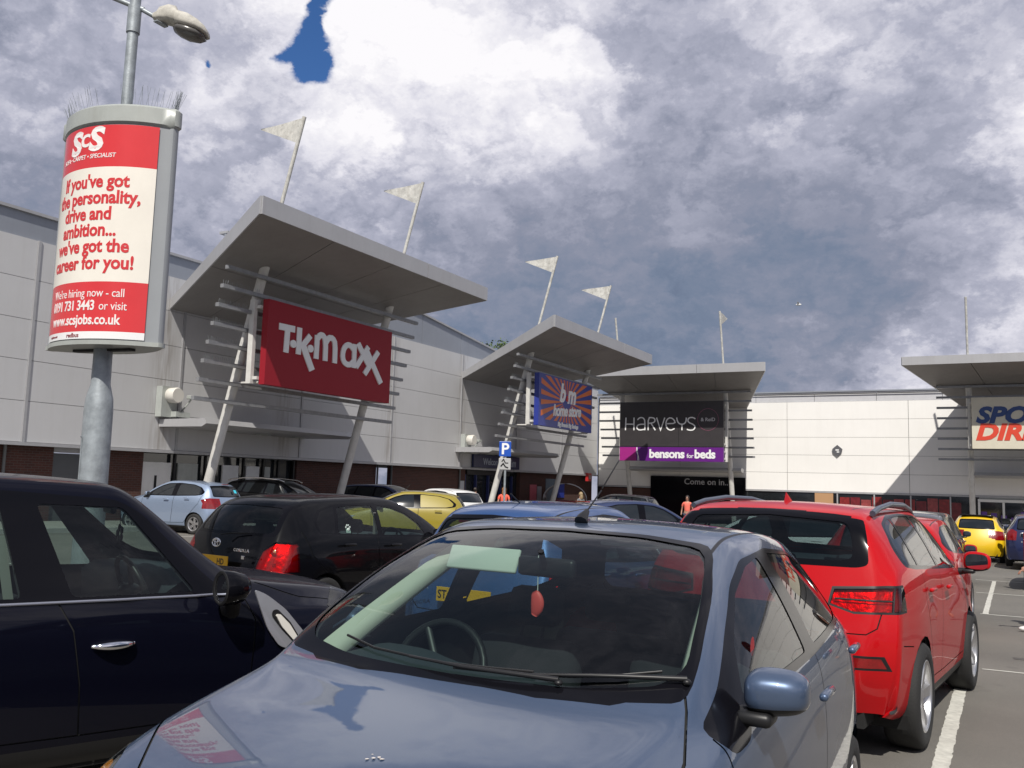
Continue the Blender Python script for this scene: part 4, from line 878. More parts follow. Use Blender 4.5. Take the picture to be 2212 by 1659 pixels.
# a proper hand with five fingers reaching in, on a bare forearm
def hand(parent, base, dirv, side, down, k=1.0):
    d = Vector(dirv).normalized(); s_ = Vector(side).normalized(); n_ = Vector(down).normalized(); b0 = Vector(base)
    J = [(tuple(b0 - d * .22), .034), (tuple(b0 - d * .06), .026), (tuple(b0), .022, .028), (tuple(b0 + d * .05), .016, .04), (tuple(b0 + d * .09), .013, .038)]; E_ = [(0, 1), (1, 2), (2, 3), (3, 4)]
    skin_body('forearm', J, E_, m_skin, parent, 2)
    for i, (off, L_) in enumerate(((-.032, .062), (-.011, .075), (.011, .070), (.032, .055))):
        p0 = b0 + d * .075 + s_ * off; p1 = p0 + d * L_ * .5 + n_ * .006; p2 = p1 + d * L_ * .35 + n_ * .016; p3 = p2 + d * L_ * .22 + n_ * .018
        skin_body('finger', [(tuple(p), r_) for p, r_ in ((p0, .0105), (p1, .0095), (p2, .0088), (p3, .0075))], [(0, 1), (1, 2), (2, 3)], m_skin, parent, 2)
    p0 = b0 + d * .02 - s_ * .028; p1 = p0 + d * .035 - s_ * .03 + n_ * .005; p2 = p1 + d * .03 - s_ * .012 + n_ * .01
    skin_body('thumb', [(tuple(p), r_) for p, r_ in ((p0, .013), (p1, .011), (p2, .009))], [(0, 1), (1, 2)], m_skin, parent, 2)
hand(pe, (.40, .24, .90), (.85, 0, -.40), (0, 1, 0), (-.4, 0, -.85))
# ------------------------------------------------------------------ cars
# A body is one spline surface through rings of points; windows, doors, lamps and wheel openings are cut out of it as real pieces.
# ring: (xc, zc, xk, wk, zk, xs, ws, zs, wm, zm, xb, wb, zb): centre line, roof edge / bonnet edge, shoulder, waist, sill
HATCH = [
 (1.93, .20, 1.85, .45, .20, 1.60, .70, .21, .72, .20, 1.55, .72, .19),
 (2.03, .42, 1.97, .45, .42, 1.74, .75, .44, .79, .34, 1.60, .78, .19),
 (2.00, .62, 1.93, .48, .62, 1.66, .77, .64, .825, .46, 1.45, .81, .18),
 (1.92, .80, 1.82, .52, .785, 1.50, .77, .77, .835, .54, 1.28, .83, .17),
 (1.68, .92, 1.60, .58, .905, 1.30, .775, .86, .845, .58, 1.10, .83, .17),
 (1.35, 1.00, 1.26, .62, .985, 1.08, .785, .925, .85, .62, .92, .83, .17),
 (1.06, 1.045, .92, .66, 1.04, .86, .785, .98, .855, .65, .74, .83, .17),
 (.92, 1.11, .81, .67, 1.11, .70, .79, 1.00, .86, .67, .60, .83, .17),
 (.58, 1.315, .48, .628, 1.305, .42, .80, 1.015, .862, .69, .36, .83, .17),
 (.20, 1.475, .08, .57, 1.46, .06, .81, 1.03, .864, .70, .02, .83, .17),
 (-.04, 1.515, -.14, .562, 1.487, -.22, .81, 1.04, .864, .71, -.28, .83, .17),
 (-.50, 1.530, -.54, .555, 1.49, -.56, .81, 1.055, .864, .72, -.60, .83, .17),
 (-1.05, 1.50, -1.05, .535, 1.455, -.95, .80, 1.07, .862, .73, -.92, .83, .17),
 (-1.45, 1.45, -1.38, .51, 1.40, -1.25, .785, 1.08, .858, .73, -1.22, .83, .17),
 (-1.62, 1.25, -1.54, .55, 1.22, -1.45, .765, 1.05, .845, .72, -1.42, .82, .18),
 (-1.74, 1.02, -1.66, .60, 1.00, -1.58, .745, .97, .82, .70, -1.54, .80, .19),
 (-1.84, .78, -1.76, .58, .78, -1.64, .735, .78, .79, .60, -1.60, .78, .20),
 (-1.90, .48, -1.84, .52, .48, -1.70, .73, .50, .76, .40, -1.62, .74, .21),
 (-1.83, .22, -1.78, .45, .22, -1.62, .68, .22, .70, .22, -1.58, .70, .20)]
def morph(T, xmap=None, zmap=None, wk=1.0, ws=1.0, fn=None):
    def interp(m_, v):
        if not m_: return v
        if v <= m_[0][0]: return m_[0][1] + (v - m_[0][0])
        for (a, b_), (c_, d_) in zip(m_, m_[1:]):
            if v <= c_: return b_ + (d_ - b_) * (v - a) / (c_ - a)
        return m_[-1][1] + (v - m_[-1][0])
    out = []
    for i, r in enumerate(T):
        r = list(r)
        for k in (0, 2, 5, 10): r[k] = interp(xmap, r[k])
        for k in (1, 4, 7, 9, 12): r[k] = interp(zmap, r[k])
        r[3] *= wk; 
        for k in (6, 8, 11): r[k] *= ws
        if fn: r = fn(i, r)
        out.append(tuple(r))
    return out
# tall off-roader: rings adapted from the hatch
def f_suv(i, r):
    if i >= 13: r[1] = max(r[1], .0)
    return r
SUV = morph(HATCH, [(-1.90, -2.20), (-1.62, -1.98), (-1.05, -1.35), (.0, .0), (.92, 1.02), (1.5, 1.65), (2.03, 2.16)], [(.17, .22), (.20, .30), (.48, .62), (.78, .92), (1.0, 1.13), (1.05, 1.18), (1.25, 1.36), (1.53, 1.64)], 1.04, 1.055)
SUV = [tuple(r) for r in SUV[:5]] + [(*r[:7], r[7] + .0 , *r[8:]) for r in SUV[5:8]] + [(*r[:3], r[3] * (1.01 + .008 * (i - 8)), r[4] + .015, *r[5:7], r[7] + .03, *r[8:]) for i, r in list(enumerate(SUV))[8:12]] + [
 (-1.35, 1.645, -1.35, .60, 1.60, -1.25, .865, 1.22, .925, .87, -1.05, .885, .22),
 (-1.82, 1.60, -1.76, .61, 1.565, -1.60, .85, 1.245, .92, .87, -1.38, .88, .23),
 (-1.96, 1.44, -1.89, .655, 1.42, -1.82, .835, 1.21, .90, .86, -1.66, .875, .25),
 (-2.05, 1.21, -1.98, .70, 1.20, -1.92, .84, 1.13, .895, .84, -1.82, .86, .27),
 (-2.14, .95, -2.06, .72, .95, -1.98, .86, .95, .89, .76, -1.90, .85, .29),
 (-2.20, .62, -2.14, .66, .62, -2.02, .85, .64, .875, .52, -1.94, .82, .30),
 (-2.12, .32, -2.06, .55, .32, -1.94, .76, .32, .78, .30, -1.88, .78, .29)]
COR = morph(HATCH, [(-1.90, -2.15), (-1.62, -1.85), (-1.05, -1.18), (.0, .0), (.92, .98), (1.5, 1.62), (2.03, 2.10)], [(.17, .17), (1.0, .97), (1.53, 1.50)], 1.04, 1.0)
MIC = morph(HATCH, [(-1.90, -1.80), (-1.05, -1.0), (2.03, 1.92)], [(.17, .17), (1.0, .97), (1.53, 1.55)], .98, .965)
EST = morph(HATCH, [(-1.90, -2.35), (-1.74, -2.24), (-1.62, -2.16), (-1.45, -2.0), (-1.05, -1.45), (.0, .05), (.92, 1.05), (1.5, 1.70), (2.03, 2.25)], [(.17, .2), (1.0, 1.02), (1.53, 1.60)], 1.05, 1.03)
def f_van(i, r):
    return r
def f_mini(i, r):
    return r
MINI = [
 (1.86, .28, 1.80, .45, .28, 1.60, .72, .28, .74, .27, 1.55, .74, .22),
 (1.95, .46, 1.90, .45, .46, 1.70, .78, .48, .82, .38, 1.60, .80, .22),
 (1.95, .72, 1.90, .48, .72, 1.66, .80, .70, .86, .50, 1.52, .84, .21),
 (1.92, .90, 1.84, .52, .885, 1.56, .80, .84, .885, .58, 1.40, .86, .21),
 (1.72, .985, 1.64, .58, .965, 1.40, .81, .90, .89, .60, 1.25, .86, .21),
 (1.40, 1.03, 1.32, .64, 1.005, 1.18, .815, .955, .89, .64, 1.05, .86, .21),
 (1.08, 1.07, .98, .68, 1.05, .96, .82, 1.00, .89, .66, .90, .86, .21),
 (.98, 1.13, .84, .68, 1.12, .78, .825, 1.03, .89, .68, .72, .86, .21),
 (.72, 1.34, .62, .65, 1.33, .54, .835, 1.045, .892, .70, .48, .86, .21),
 (.46, 1.51, .37, .62, 1.50, .26, .84, 1.055, .894, .71, .20, .86, .21),
 (.28, 1.555, .18, .615, 1.53, .02, .84, 1.065, .895, .72, -.05, .86, .21),
 (-.40, 1.58, -.42, .61, 1.55, -.42, .84, 1.08, .895, .73, -.45, .86, .21),
 (-1.20, 1.57, -1.18, .60, 1.53, -.95, .835, 1.095, .893, .74, -.92, .86, .21),
 (-1.66, 1.52, -1.60, .58, 1.48, -1.40, .82, 1.10, .888, .74, -1.30, .86, .21),
 (-1.80, 1.30, -1.74, .60, 1.28, -1.62, .80, 1.08, .875, .73, -1.52, .85, .22),
 (-1.90, 1.05, -1.84, .62, 1.04, -1.72, .79, 1.02, .86, .71, -1.64, .83, .24),
 (-1.98, .80, -1.90, .58, .80, -1.78, .78, .80, .84, .60, -1.70, .82, .26),
 (-2.02, .50, -1.96, .52, .50, -1.80, .76, .52, .80, .42, -1.72, .78, .27),
 (-1.95, .28, -1.90, .45, .28, -1.74, .70, .28, .74, .28, -1.68, .74, .26)]

MINI = [(r[0] - (.085 if 8 <= i <= 10 else .03 if i == 7 else 0), r[1] + (.025 if r[1] > 1.4 else 0), r[2] - (.085 if 8 <= i <= 10 else .03 if i == 7 else 0), r[3], r[4] + (.025 if r[4] > 1.4 else 0), r[5], r[6], r[7] - (.065 if 5 <= i <= 14 else 0), *r[8:]) for i, r in enumerate(MINI)]
def bspl(P, n):           # uniform cubic B-spline through a list of vectors; ends held
    P = [P[0] * 2 - P[1]] + P + [P[-1] * 2 - P[-2]]; m_ = len(P) - 3; out = []
    for i in range(n + 1):
        s = i / n * m_; k = min(int(s), m_ - 1); t = s - k
        a, b_, c_, d = P[k:k + 4]
        out.append((a * ((1 - t) ** 3) + b_ * (3 * t ** 3 - 6 * t * t + 4) + c_ * (-3 * t ** 3 + 3 * t * t + 3 * t + 1) + d * (t ** 3)) / 6)
    return out
def surf(T, nt, nv):
    rings = []
    for r in T:
        xc, zc, xk, wk, zk, xs, ws, zs, wm, zm, xb, wb, zb = r
        L3 = Vector((xk, wk, zk)); S5 = Vector((xs, ws, zs)); dz = max(0.0, zk - zs)
        cr = [Vector((xc, 0, zc)), Vector((xc + (xk - xc) * .22, wk * .48, zc - (zc - zk) * .18)), Vector((xc + (xk - xc) * .72, wk * .84, zc - (zc - zk) * .55)), Vector((xk, wk * 1.015, zk + .004)),
              L3.lerp(S5, .14) + Vector((0, .018, .0)), L3.lerp(S5, .55) + Vector((0, .026 * min(1, dz / .3), 0)), S5.lerp(L3, .07) + Vector((0, .006, 0)), S5 + Vector((0, .012, -.01)),
              Vector((xs * .7 + xb * .3, ws + (wm - ws) * .72, zs + (zm - zs) * .32)), Vector((xs * .5 + xb * .5, wm, zm)), Vector((xb * .8 + xs * .2, wm * .5 + wb * .5 + .004, zb + (zm - zb) * .45)), Vector((xb, wb, zb + .05)), Vector((xb, wb * .93, zb))]
        rings.append(cr)
    # pull the control net outwards a little so that the smooth surface lies on the ring points
    m_, n = len(rings), len(rings[0])
    new = [[p.copy() for p in rg] for rg in rings]
    for i in range(1, m_ - 1):
        for j in range(n):
            av = (rings[i - 1][j] + rings[i][j] * 4 + rings[i + 1][j]) / 6; d = rings[i][j] - av
            new[i][j] += d * .8
    rings = new
    cols = []
    rr = []
    for rg in rings:       # across: mirror first so that the centre line is smooth
        full = [Vector((p.x, -p.y, p.z)) for p in rg[:0:-1]] + rg
        q_ = bspl(full, nv * 2); rr.append(q_[nv:])
    out = []
    for j in range(nv + 1): out.append(bspl([rr[i][j] for i in range(m_)], nt))
    return out            # out[j][i]
def arc_pts(cx, cz, r, a0, a1, n): return [(cx + r * math.cos(R(a0 + (a1 - a0) * i / n)), cz + r * math.sin(R(a0 + (a1 - a0) * i / n))) for i in range(n + 1)]
def round_poly(p, r=.04, n=3):
    out = []
    m_ = len(p)
    for i in range(m_):
        a, b_, c_ = Vector(p[i - 1]), Vector(p[i]), Vector(p[(i + 1) % m_]); rr = min(r, (a - b_).length * .45, (c_ - b_).length * .45)
        s_ = b_ + (a - b_).normalized() * rr; e_ = b_ + (c_ - b_).normalized() * rr
        for k in range(n + 1):
            t = k / n; out.append(tuple(s_ * (1 - t) ** 2 + b_ * 2 * t * (1 - t) + e_ * t * t))
    return out
AXS = {'side': (0, 2), 'end': (1, 2), 'top': (0, 1)}
def cut(bm, lay, poly, view, label, cond, only=None):
    """cut the outline poly (2D, convex or not) into the surface and label the faces inside"""
    ia, ib = AXS[view]; xs_ = [p[0] for p in poly]; ys_ = [p[1] for p in poly]; x0, x1, y0, y1 = min(xs_), max(xs_), min(ys_), max(ys_)
    def reg():
        o = []
        for f in bm.faces:
            if only is not None and f[lay] not in only: continue
            c_ = f.calc_center_median()
            if not cond(c_): continue
            A = [v.co[ia] for v in f.verts]
            if max(A) < x0 or min(A) > x1: continue
            B = [v.co[ib] for v in f.verts]
            if max(B) < y0 or min(B) > y1: continue
            o.append(f)
        return o
    faces = reg()
    if not faces: return
    n = len(poly)
    for i in range(n):
        a, b_ = poly[i], poly[(i + 1) % n]; dx, dy = b_[0] - a[0], b_[1] - a[1]; L_ = math.hypot(dx, dy)
        if L_ < 1e-5: continue
        nx, ny = -dy / L_, dx / L_
        # only faces touching this edge's stretch
        fs = []
        e0, e1 = (min(a[0], b_[0]) - .004, max(a[0], b_[0]) + .004), (min(a[1], b_[1]) - .004, max(a[1], b_[1]) + .004)
        for f in faces:
            vs_ = f.verts; d = [(v.co[ia] - a[0]) * nx + (v.co[ib] - a[1]) * ny for v in vs_]
            if min(d) > -1e-6 or max(d) < 1e-6: continue
            A = [v.co[ia] for v in vs_]; B = [v.co[ib] for v in vs_]
            if max(A) < e0[0] or min(A) > e0[1] or max(B) < e1[0] or min(B) > e1[1]: continue
            fs.append(f)
        if not fs: continue
        geom = set(fs)
        for f in fs: geom.update(f.edges); geom.update(f.verts)
        no = [0, 0, 0]; no[ia] = nx; no[ib] = ny; co_ = [0, 0, 0]; co_[ia] = a[0]; co_[ib] = a[1]
        ret = bmesh.ops.bisect_plane(bm, geom=list(geom), plane_co=co_, plane_no=no, dist=1e-6)
        keep = [f for f in faces if f.is_valid]; ks = set(keep)
        keep += [g_ for g_ in ret['geom'] if isinstance(g_, bmesh.types.BMFace) and g_ not in ks]
        faces = keep
    for f in faces:
        if only is not None and f[lay] not in only: continue
        c_ = f.calc_center_median(); px, py = c_[ia], c_[ib]
        if px < x0 or px > x1 or py < y0 or py > y1: continue
        ins = False; j = n - 1
        for i in range(n):
            xi, yi = poly[i]; xj, yj = poly[j]
            if (yi > py) != (yj > py) and px < (xj - xi) * (py - yi) / (yj - yi) + xi: ins = not ins
            j = i
        if ins: f[lay] = label
def gap_line(bm, lay, pts, view, cond, w=.0075, label=1, only=(0,)):
    for a, b_ in zip(pts, pts[1:]):
        d = Vector((b_[0] - a[0], b_[1] - a[1])); L_ = d.length
        if L_ < 1e-5: continue
        d /= L_; nn = Vector((-d.y, d.x)) * w / 2; a_ = Vector(a) - d * w * .3; b2 = Vector(b_) + d * w * .3
        cut(bm, lay, [tuple(a_ + nn), tuple(a_ - nn), tuple(b2 - nn), tuple(b2 + nn)], view, label, cond, only)

def wheel_geo(rw, wid, spokes=5, style=0):
    T = G(); rs = rw * .68
    T.lathe([(rs - .012, -wid * .42), (rs, -wid * .48), (rw * .80, -wid * .52), (rw * .93, -wid * .49), (rw * .985, -wid * .40), (rw, -wid * .25), (rw, wid * .25), (rw * .985, wid * .40), (rw * .93, wid * .49), (rw * .80, wid * .52), (rs, wid * .48), (rs - .012, wid * .42)], 40)
    # tread grooves
    Rm = G(); Rm.lathe([(rs + .002, wid * .47), (rs - .008, wid * .485), (rs - .02, wid * .45), (rs - .03, wid * .30), (rs - .045, -.02), (rs - .03, -wid * .42), (rs, -wid * .46)], 40)
    for k in range(spokes):
        for s_ in ((-.5, .5) if style == 0 else (0,)):
            a = 2 * PI * k / spokes + PI / 2; wsp = .018 if style == 0 else .034; da = .10 * s_ if style == 0 else 0
            def pt(r_, off, y): return (r_ * math.cos(a) - off * math.sin(a), y, r_ * math.sin(a) + off * math.cos(a))
            r0, r1 = .045, rs - .012; o0, o1 = s_ * .05, s_ * .125
            w0, w1 = wsp, wsp * (1.0 if style == 0 else 1.35)
            y0, y1 = wid * .36, wid * .44
            Rm.hexa([pt(r0, o0 - w0, y0 - .03), pt(r1, o1 - w1, y1 - .03), pt(r1, o1 + w1, y1 - .03), pt(r0, o0 + w0, y0 - .03), pt(r0, o0 - w0 * .8, y0), pt(r1, o1 - w1 * .8, y1), pt(r1, o1 + w1 * .8, y1), pt(r0, o0 + w0 * .8, y0)])
    Rm.lathe([(0, wid * .385), (.035, wid * .38), (.065, wid * .34), (.07, wid * .2)], 20)
    Bd = G(); Bd.lathe([(0, wid * .05), (rs - .05, wid * .05), (rs - .04, -wid * .3)], 24)
    return T, Rm, Bd
_wc = {}
def wheel_meshes(rw, wid, spokes, style):
    k = (rw, wid, spokes, style)
    if k not in _wc:
        r = []
        for g_, nm, m_, au in zip(wheel_geo(rw, wid, spokes, style), ('tyre', 'rim', 'brake_drum'), (m_rubber, m_rim, m_under), (50, 35, 35)):
            me = D.meshes.new(nm); me.from_pydata(g_.v, [], g_.f); me.update(); me.materials.append(m_); me.shade_smooth(); me.set_sharp_from_angle(angle=R(au)); r.append(me)
        _wc[k] = r
    return _wc[k]
LB = {0: 'body', 1: 'panel_gap', 2: 'window_trim', 3: 'windshield', 4: 'side_window', 5: 'rear_window', 6: 'arch', 7: 'tail_light', 8: 'headlight', 9: 'bumper_trim', 10: 'front_door', 11: 'rear_door', 12: 'tailgate', 13: 'reflector', 14: 'bonnet', 15: 'quarter_window', 16: 'cowl', 17: 'fog_lamp', 18: 'fuel_flap', 19: 'panel_blank', 20: 'sill_trim', 21: 'roof_strip'}
def extract(bm, lay, lab, both, off=0.0, pred=None):
    """faces with a label as a mesh datablock, mirrored if wanted; off pushes along the vertex normals"""
    vm_ = {}; v = []; f = []; nv_ = {}
    for fc in bm.faces:
        if fc[lay] != lab or (pred and not pred(fc.calc_center_median())): continue
        ids = []
        for vt in fc.verts:
            if vt not in vm_: vm_[vt] = len(v); v.append(vt.co + (vt.normal * off if off else Vector()))
            ids.append(vm_[vt])
        f.append(tuple(ids))
    if not f: return None
    if both:
        n = len(v); idx = {}
        for i in range(n):
            if abs(v[i].y) < 1e-4: idx[i] = i
            else: idx[i] = len(v); v.append(Vector((v[i].x, -v[i].y, v[i].z)))
        f += [tuple(idx[i] for i in reversed(q_)) for q_ in f[:]]
    return v, f
_types = {}
def car_type(key, sp):
    """builds the shared meshes of a kind of car once"""
    if key in _types: return _types[key]
    nt, nv = sp.get('res', (96, 34)); T = sp['T']; S_ = surf(T, nt, nv)
    bm = bmesh.new(); vs_ = [[bm.verts.new(S_[j][i]) for i in range(nt + 1)] for j in range(nv + 1)]
    for v in vs_[0]: v.co.y = 0
    for j in range(nv):
        for i in range(nt): bm.faces.new((vs_[j][i], vs_[j + 1][i], vs_[j + 1][i + 1], vs_[j][i + 1]))
    lay = bm.faces.layers.int.new('lab'); bm.normal_update()
    side = lambda c: c.y > .42
    wr = sp['rw'] + .045; wf, wb = sp['wf'], -sp['wf']
    # wheel openings
    for cx in (sp['wf'], sp['wr']):
        cut(bm, lay, arc_pts(cx, sp['rw'], wr, -60, 240, 18), 'side', 6, lambda c: c.y > .5)
    cut(bm, lay, [(sp['wf'] + wr * .95, -.1), (sp['wf'] + wr * .95, sp['rw'] * .7), (sp['wf'] - wr * .95, sp['rw'] * .7), (sp['wf'] - wr * .95, -.1)], 'side', 6, lambda c: c.y > .5)
    cut(bm, lay, [(sp['wr'] + wr * .95, -.1), (sp['wr'] + wr * .95, sp['rw'] * .7), (sp['wr'] - wr * .95, sp['rw'] * .7), (sp['wr'] - wr * .95, -.1)], 'side', 6, lambda c: c.y > .5)
    zb_ = sp.get('zbelt', 1.0)
    if 'dlo' in sp:
        cut(bm, lay, round_poly(sp['dlo'], sp.get('dlor', .05)), 'side', 2, side)
        for i, w_ in enumerate(sp['panes']): cut(bm, lay, round_poly(w_[1], .03), 'side', w_[0], side, (2,))
    if 'ws' in sp:
        xm = sp.get('wsx', -.1)
        cf = lambda c: c.x > xm and c.z > zb_ - .1
        if 'wsb' in sp: cut(bm, lay, round_poly(sp['wsb'], .05), 'end', 16, cf, (0,))
        cut(bm, lay, round_poly(sp['ws'], .06), 'end', 3, cf, (0, 16))
    cr_ = lambda c: c.x < sp.get('rwx', -1.2)
    if 'rwb' in sp: cut(bm, lay, round_poly(sp['rwb'], .05), 'end', 2, cr_, (0,))
    if 'rw_' in sp: cut(bm, lay, round_poly(sp['rw_'], .06), 'end', 5, cr_, (0, 2))
    for lab, view, poly, cond, only in sp.get('cuts', []): cut(bm, lay, poly, view, lab, cond, only)
    for view, pts, cond in sp.get('gaps', []): gap_line(bm, lay, pts, view, cond, sp.get('gapw', .0075))
    # doors: whole panels between the gaps
    for lab, poly in sp.get('doors', []): cut(bm, lay, poly, 'side', lab, side, (0,))
    for lab, poly in sp.get('tgates', []): cut(bm, lay, poly, 'end', lab, cr_, (0,))
    if 'bonnet' in sp: cut(bm, lay, sp['bonnet'], 'top', 14, lambda c: c.x > .8 and c.z > .7, (0,))
    bm.normal_update()
    parts = {}
    two = (0, 1, 2, 3, 5, 12, 14, 16)
    for lab, nm in LB.items():
        if lab == 6: continue
        if lab in two:
            r = extract(bm, lay, lab, True, -.006 if lab == 1 else -.004 if lab in (3, 5) else 0)
            if r: parts[nm] = [r]
        else:
            r = extract(bm, lay, lab, False, -.003 if lab in (4, 15) else .002 if lab in (7, 8, 13, 17) else 0)
            if r:
                # split panes into islands by connectivity
                v, f = r; par = list(range(len(v)))
                def fd(a):
                    while par[a] != a: par[a] = par[par[a]]; a = par[a]
                    return a
                for q_ in f:
                    for b_ in q_[1:]: par[fd(q_[0])] = fd(b_)
                grp = {}
                for q_ in f: grp.setdefault(fd(q_[0]), []).append(q_)
                parts[nm] = []
                for gk, fs in grp.items():
                    if len(fs) < 2 and len(grp) > 1: continue
                    ids = sorted({i for q_ in fs for i in q_}); mp = {i: k for k, i in enumerate(ids)}
                    vv = [v[i] for i in ids]; ff = [tuple(mp[i] for i in q_) for q_ in fs]
                    parts[nm].append((vv, ff)); parts[nm].append(([Vector((p.x, -p.y, p.z)) for p in vv], [tuple(reversed(q_)) for q_ in ff]))
    if sp.get('lens'):
        r = extract(bm, lay, 7, False, -.028)
        if r: parts['_lamp_back'] = [r, ([Vector((p.x, -p.y, p.z)) for p in r[0]], [tuple(reversed(q_)) for q_ in r[1]])]
    # inner lining (roof lining and door cards)
    def lining(pred, off):
        V = []; F_ = []
        for lab in (0, 10, 11, 12, 2, 16, 19, 1, 21, 14):
            if lab == 14: continue
            r = extract(bm, lay, lab, True, off, pred)
            if r: n = len(V); V += r[0]; F_ += [tuple(i + n for i in reversed(q_)) for q_ in r[1]]
        return (V, F_)
    x_ok = lambda c: sp['lx'][0] < c.x < sp['lx'][1]
    parts['_roof_lining'] = [lining(lambda c: c.z > zb_ + .06 and x_ok(c), -.022)]
    parts['_door_lining'] = [lining(lambda c: .35 < c.z <= zb_ + .06 and x_ok(c), -.03)]
    bm.free()
    out = {}
    for nm, lst in parts.items():
        out[nm] = []
        for v, f in lst:
            if not f: continue
            me = D.meshes.new(nm.strip('_')); me.from_pydata([tuple(p) for p in v], [], f); me.update(); me.shade_smooth(); out[nm].append(me)
    _types[key] = out
    return out
def paint(name, col, metal=.0, rough=.45, flake=0.0, coat=1.0):
    m = mat('paint_' + name, col, rough, metal, coat, flake=flake)
    if coat < 1: m.node_tree.nodes['Principled BSDF'].inputs['Specular IOR Level'].default_value = .05
    return m
m_tail = mat('tail_lamp_red', (.20, .003, .004), .15, coat=1.0, var=.3, vscale=14, bump=.15, bscale=60)
m_tail.node_tree.nodes['Principled BSDF'].inputs['Emission Strength'].default_value = 0
m_head = glass_mat('lamp_lens', (.80, .85, .88)); m_refl = mat('lamp_reflector', (.7, .7, .7), .15, 1.0, bump=.4, bscale=14)
m_lens = glass_mat('red_lens', (.80, .012, .008)); m_facet = mat('faceted_reflector', (.60, .55, .50), .35, .9, bump=.28, bscale=26); m_facet.node_tree.nodes['Bump'].inputs['Distance'].default_value = .02
m_plateY = mat('plate_yellow', (.70, .38, .01), .4); m_plateW = mat('plate_white', (.7, .7, .7), .4)
def add_seat(parent, x, y, w=.5, h=.62, zs=.30, lean=.22, name='seat', head=True):
    g = G(); g.rbox(x - .05, x + .45, y - w / 2, y + w / 2, zs, zs + .17, .05)
    mt = Matrix.Translation((x, y, zs + .12)) @ Matrix.Rotation(-lean, 4, 'Y')
    g.rbox(-.16, 0, -w / 2, w / 2, 0, h, .06, 2, mt)
    if head: g.rbox(-.13, -.03, -.13, .13, h + .05, h + .22, .045, 2, mt); g.tube([mt @ Vector((-.08, -.05, h - .02)), mt @ Vector((-.08, -.05, h + .08))], .008, 6); g.tube([mt @ Vector((-.08, .05, h - .02)), mt @ Vector((-.08, .05, h + .08))], .008, 6)
    return g.build(name, m_seat, parent, auto=50)
def mirror_door(parent, x, y, z, side, pm, k=1.0, shape='box'):
    """painted shell, black lower edge, glass facing back, short foot to the door"""
    cy = y + side * .005; n, m_ = 28, 18
    def sq(c_, p_): return math.copysign(abs(c_) ** p_, c_)
    def shell(t0, t1, kx, ky, kz):
        v = []; f = []
        for i in range(m_ + 1):
            t = t0 + (t1 - t0) * i / m_
            for q_ in range(n):
                a = 2 * PI * q_ / n; ct, st_ = math.cos(t), math.sin(t)
                xx = sq(st_, .62) * sq(math.cos(a), .62); yy = sq(st_, .62) * sq(math.sin(a), .62); zz = sq(ct, .62)
                fx_ = xx * .085 if xx > 0 else xx * .03
                sk = 1 - .22 * max(0, xx) - .16 * max(0, yy * side) * (1 if zz < 0 else .6)
                v.append((x + fx_ * kx * k + yy * side * -.02 * k, cy + yy * .098 * ky * k, z + zz * .076 * kz * sk * k))
        for i in range(m_):
            for q_ in range(n): f.append((i * n + q_, (i + 1) * n + q_, (i + 1) * n + (q_ + 1) % n, i * n + (q_ + 1) % n))
        return v, f
    v, f = shell(.0, PI * .68, 1, 1, 1); h = mesh_obj('door_mirror', v, f, pm, parent, smooth=True)
    v, f = shell(PI * .66, PI, .985, .985, .985); mesh_obj('mirror_base', v, f, m_black, h, smooth=True)
    n2 = 24; v = [(x - .031 * k - side * sq(math.cos(2 * PI * i / n2), .62) * .014 * k, cy + sq(math.cos(2 * PI * i / n2), .62) * .080 * k, z + sq(math.sin(2 * PI * i / n2), .62) * .058 * k) for i in range(n2)]
    mesh_obj('mirror_glass', v, [tuple(range(n2))[::-1]], m_mirror, h)
    g = G().rbox(-.05, .06, -.05, .05, -.02, .02, .015).xf(Matrix.Translation((x + .02, cy - side * .06 * k, z - .078 * k)))
    g.tube([(x + .02, cy - side * .06 * k, z - .075 * k), (x + .03, cy - side * .13 * k, z - .085 * k)], [.024, .034], 10); g.build('mirror_foot', m_black, h, auto=60)
    return h
def handle(parent, x, y, z, side, pm, L_=.19, hi=.014):
    return G().rbox(x - L_ / 2, x + L_ / 2, y * side + (.012 if side > 0 else -.042), y * side + (.042 if side > 0 else -.012), z - hi, z + hi, .011, 2).build('door_handle', pm, parent, auto=60)
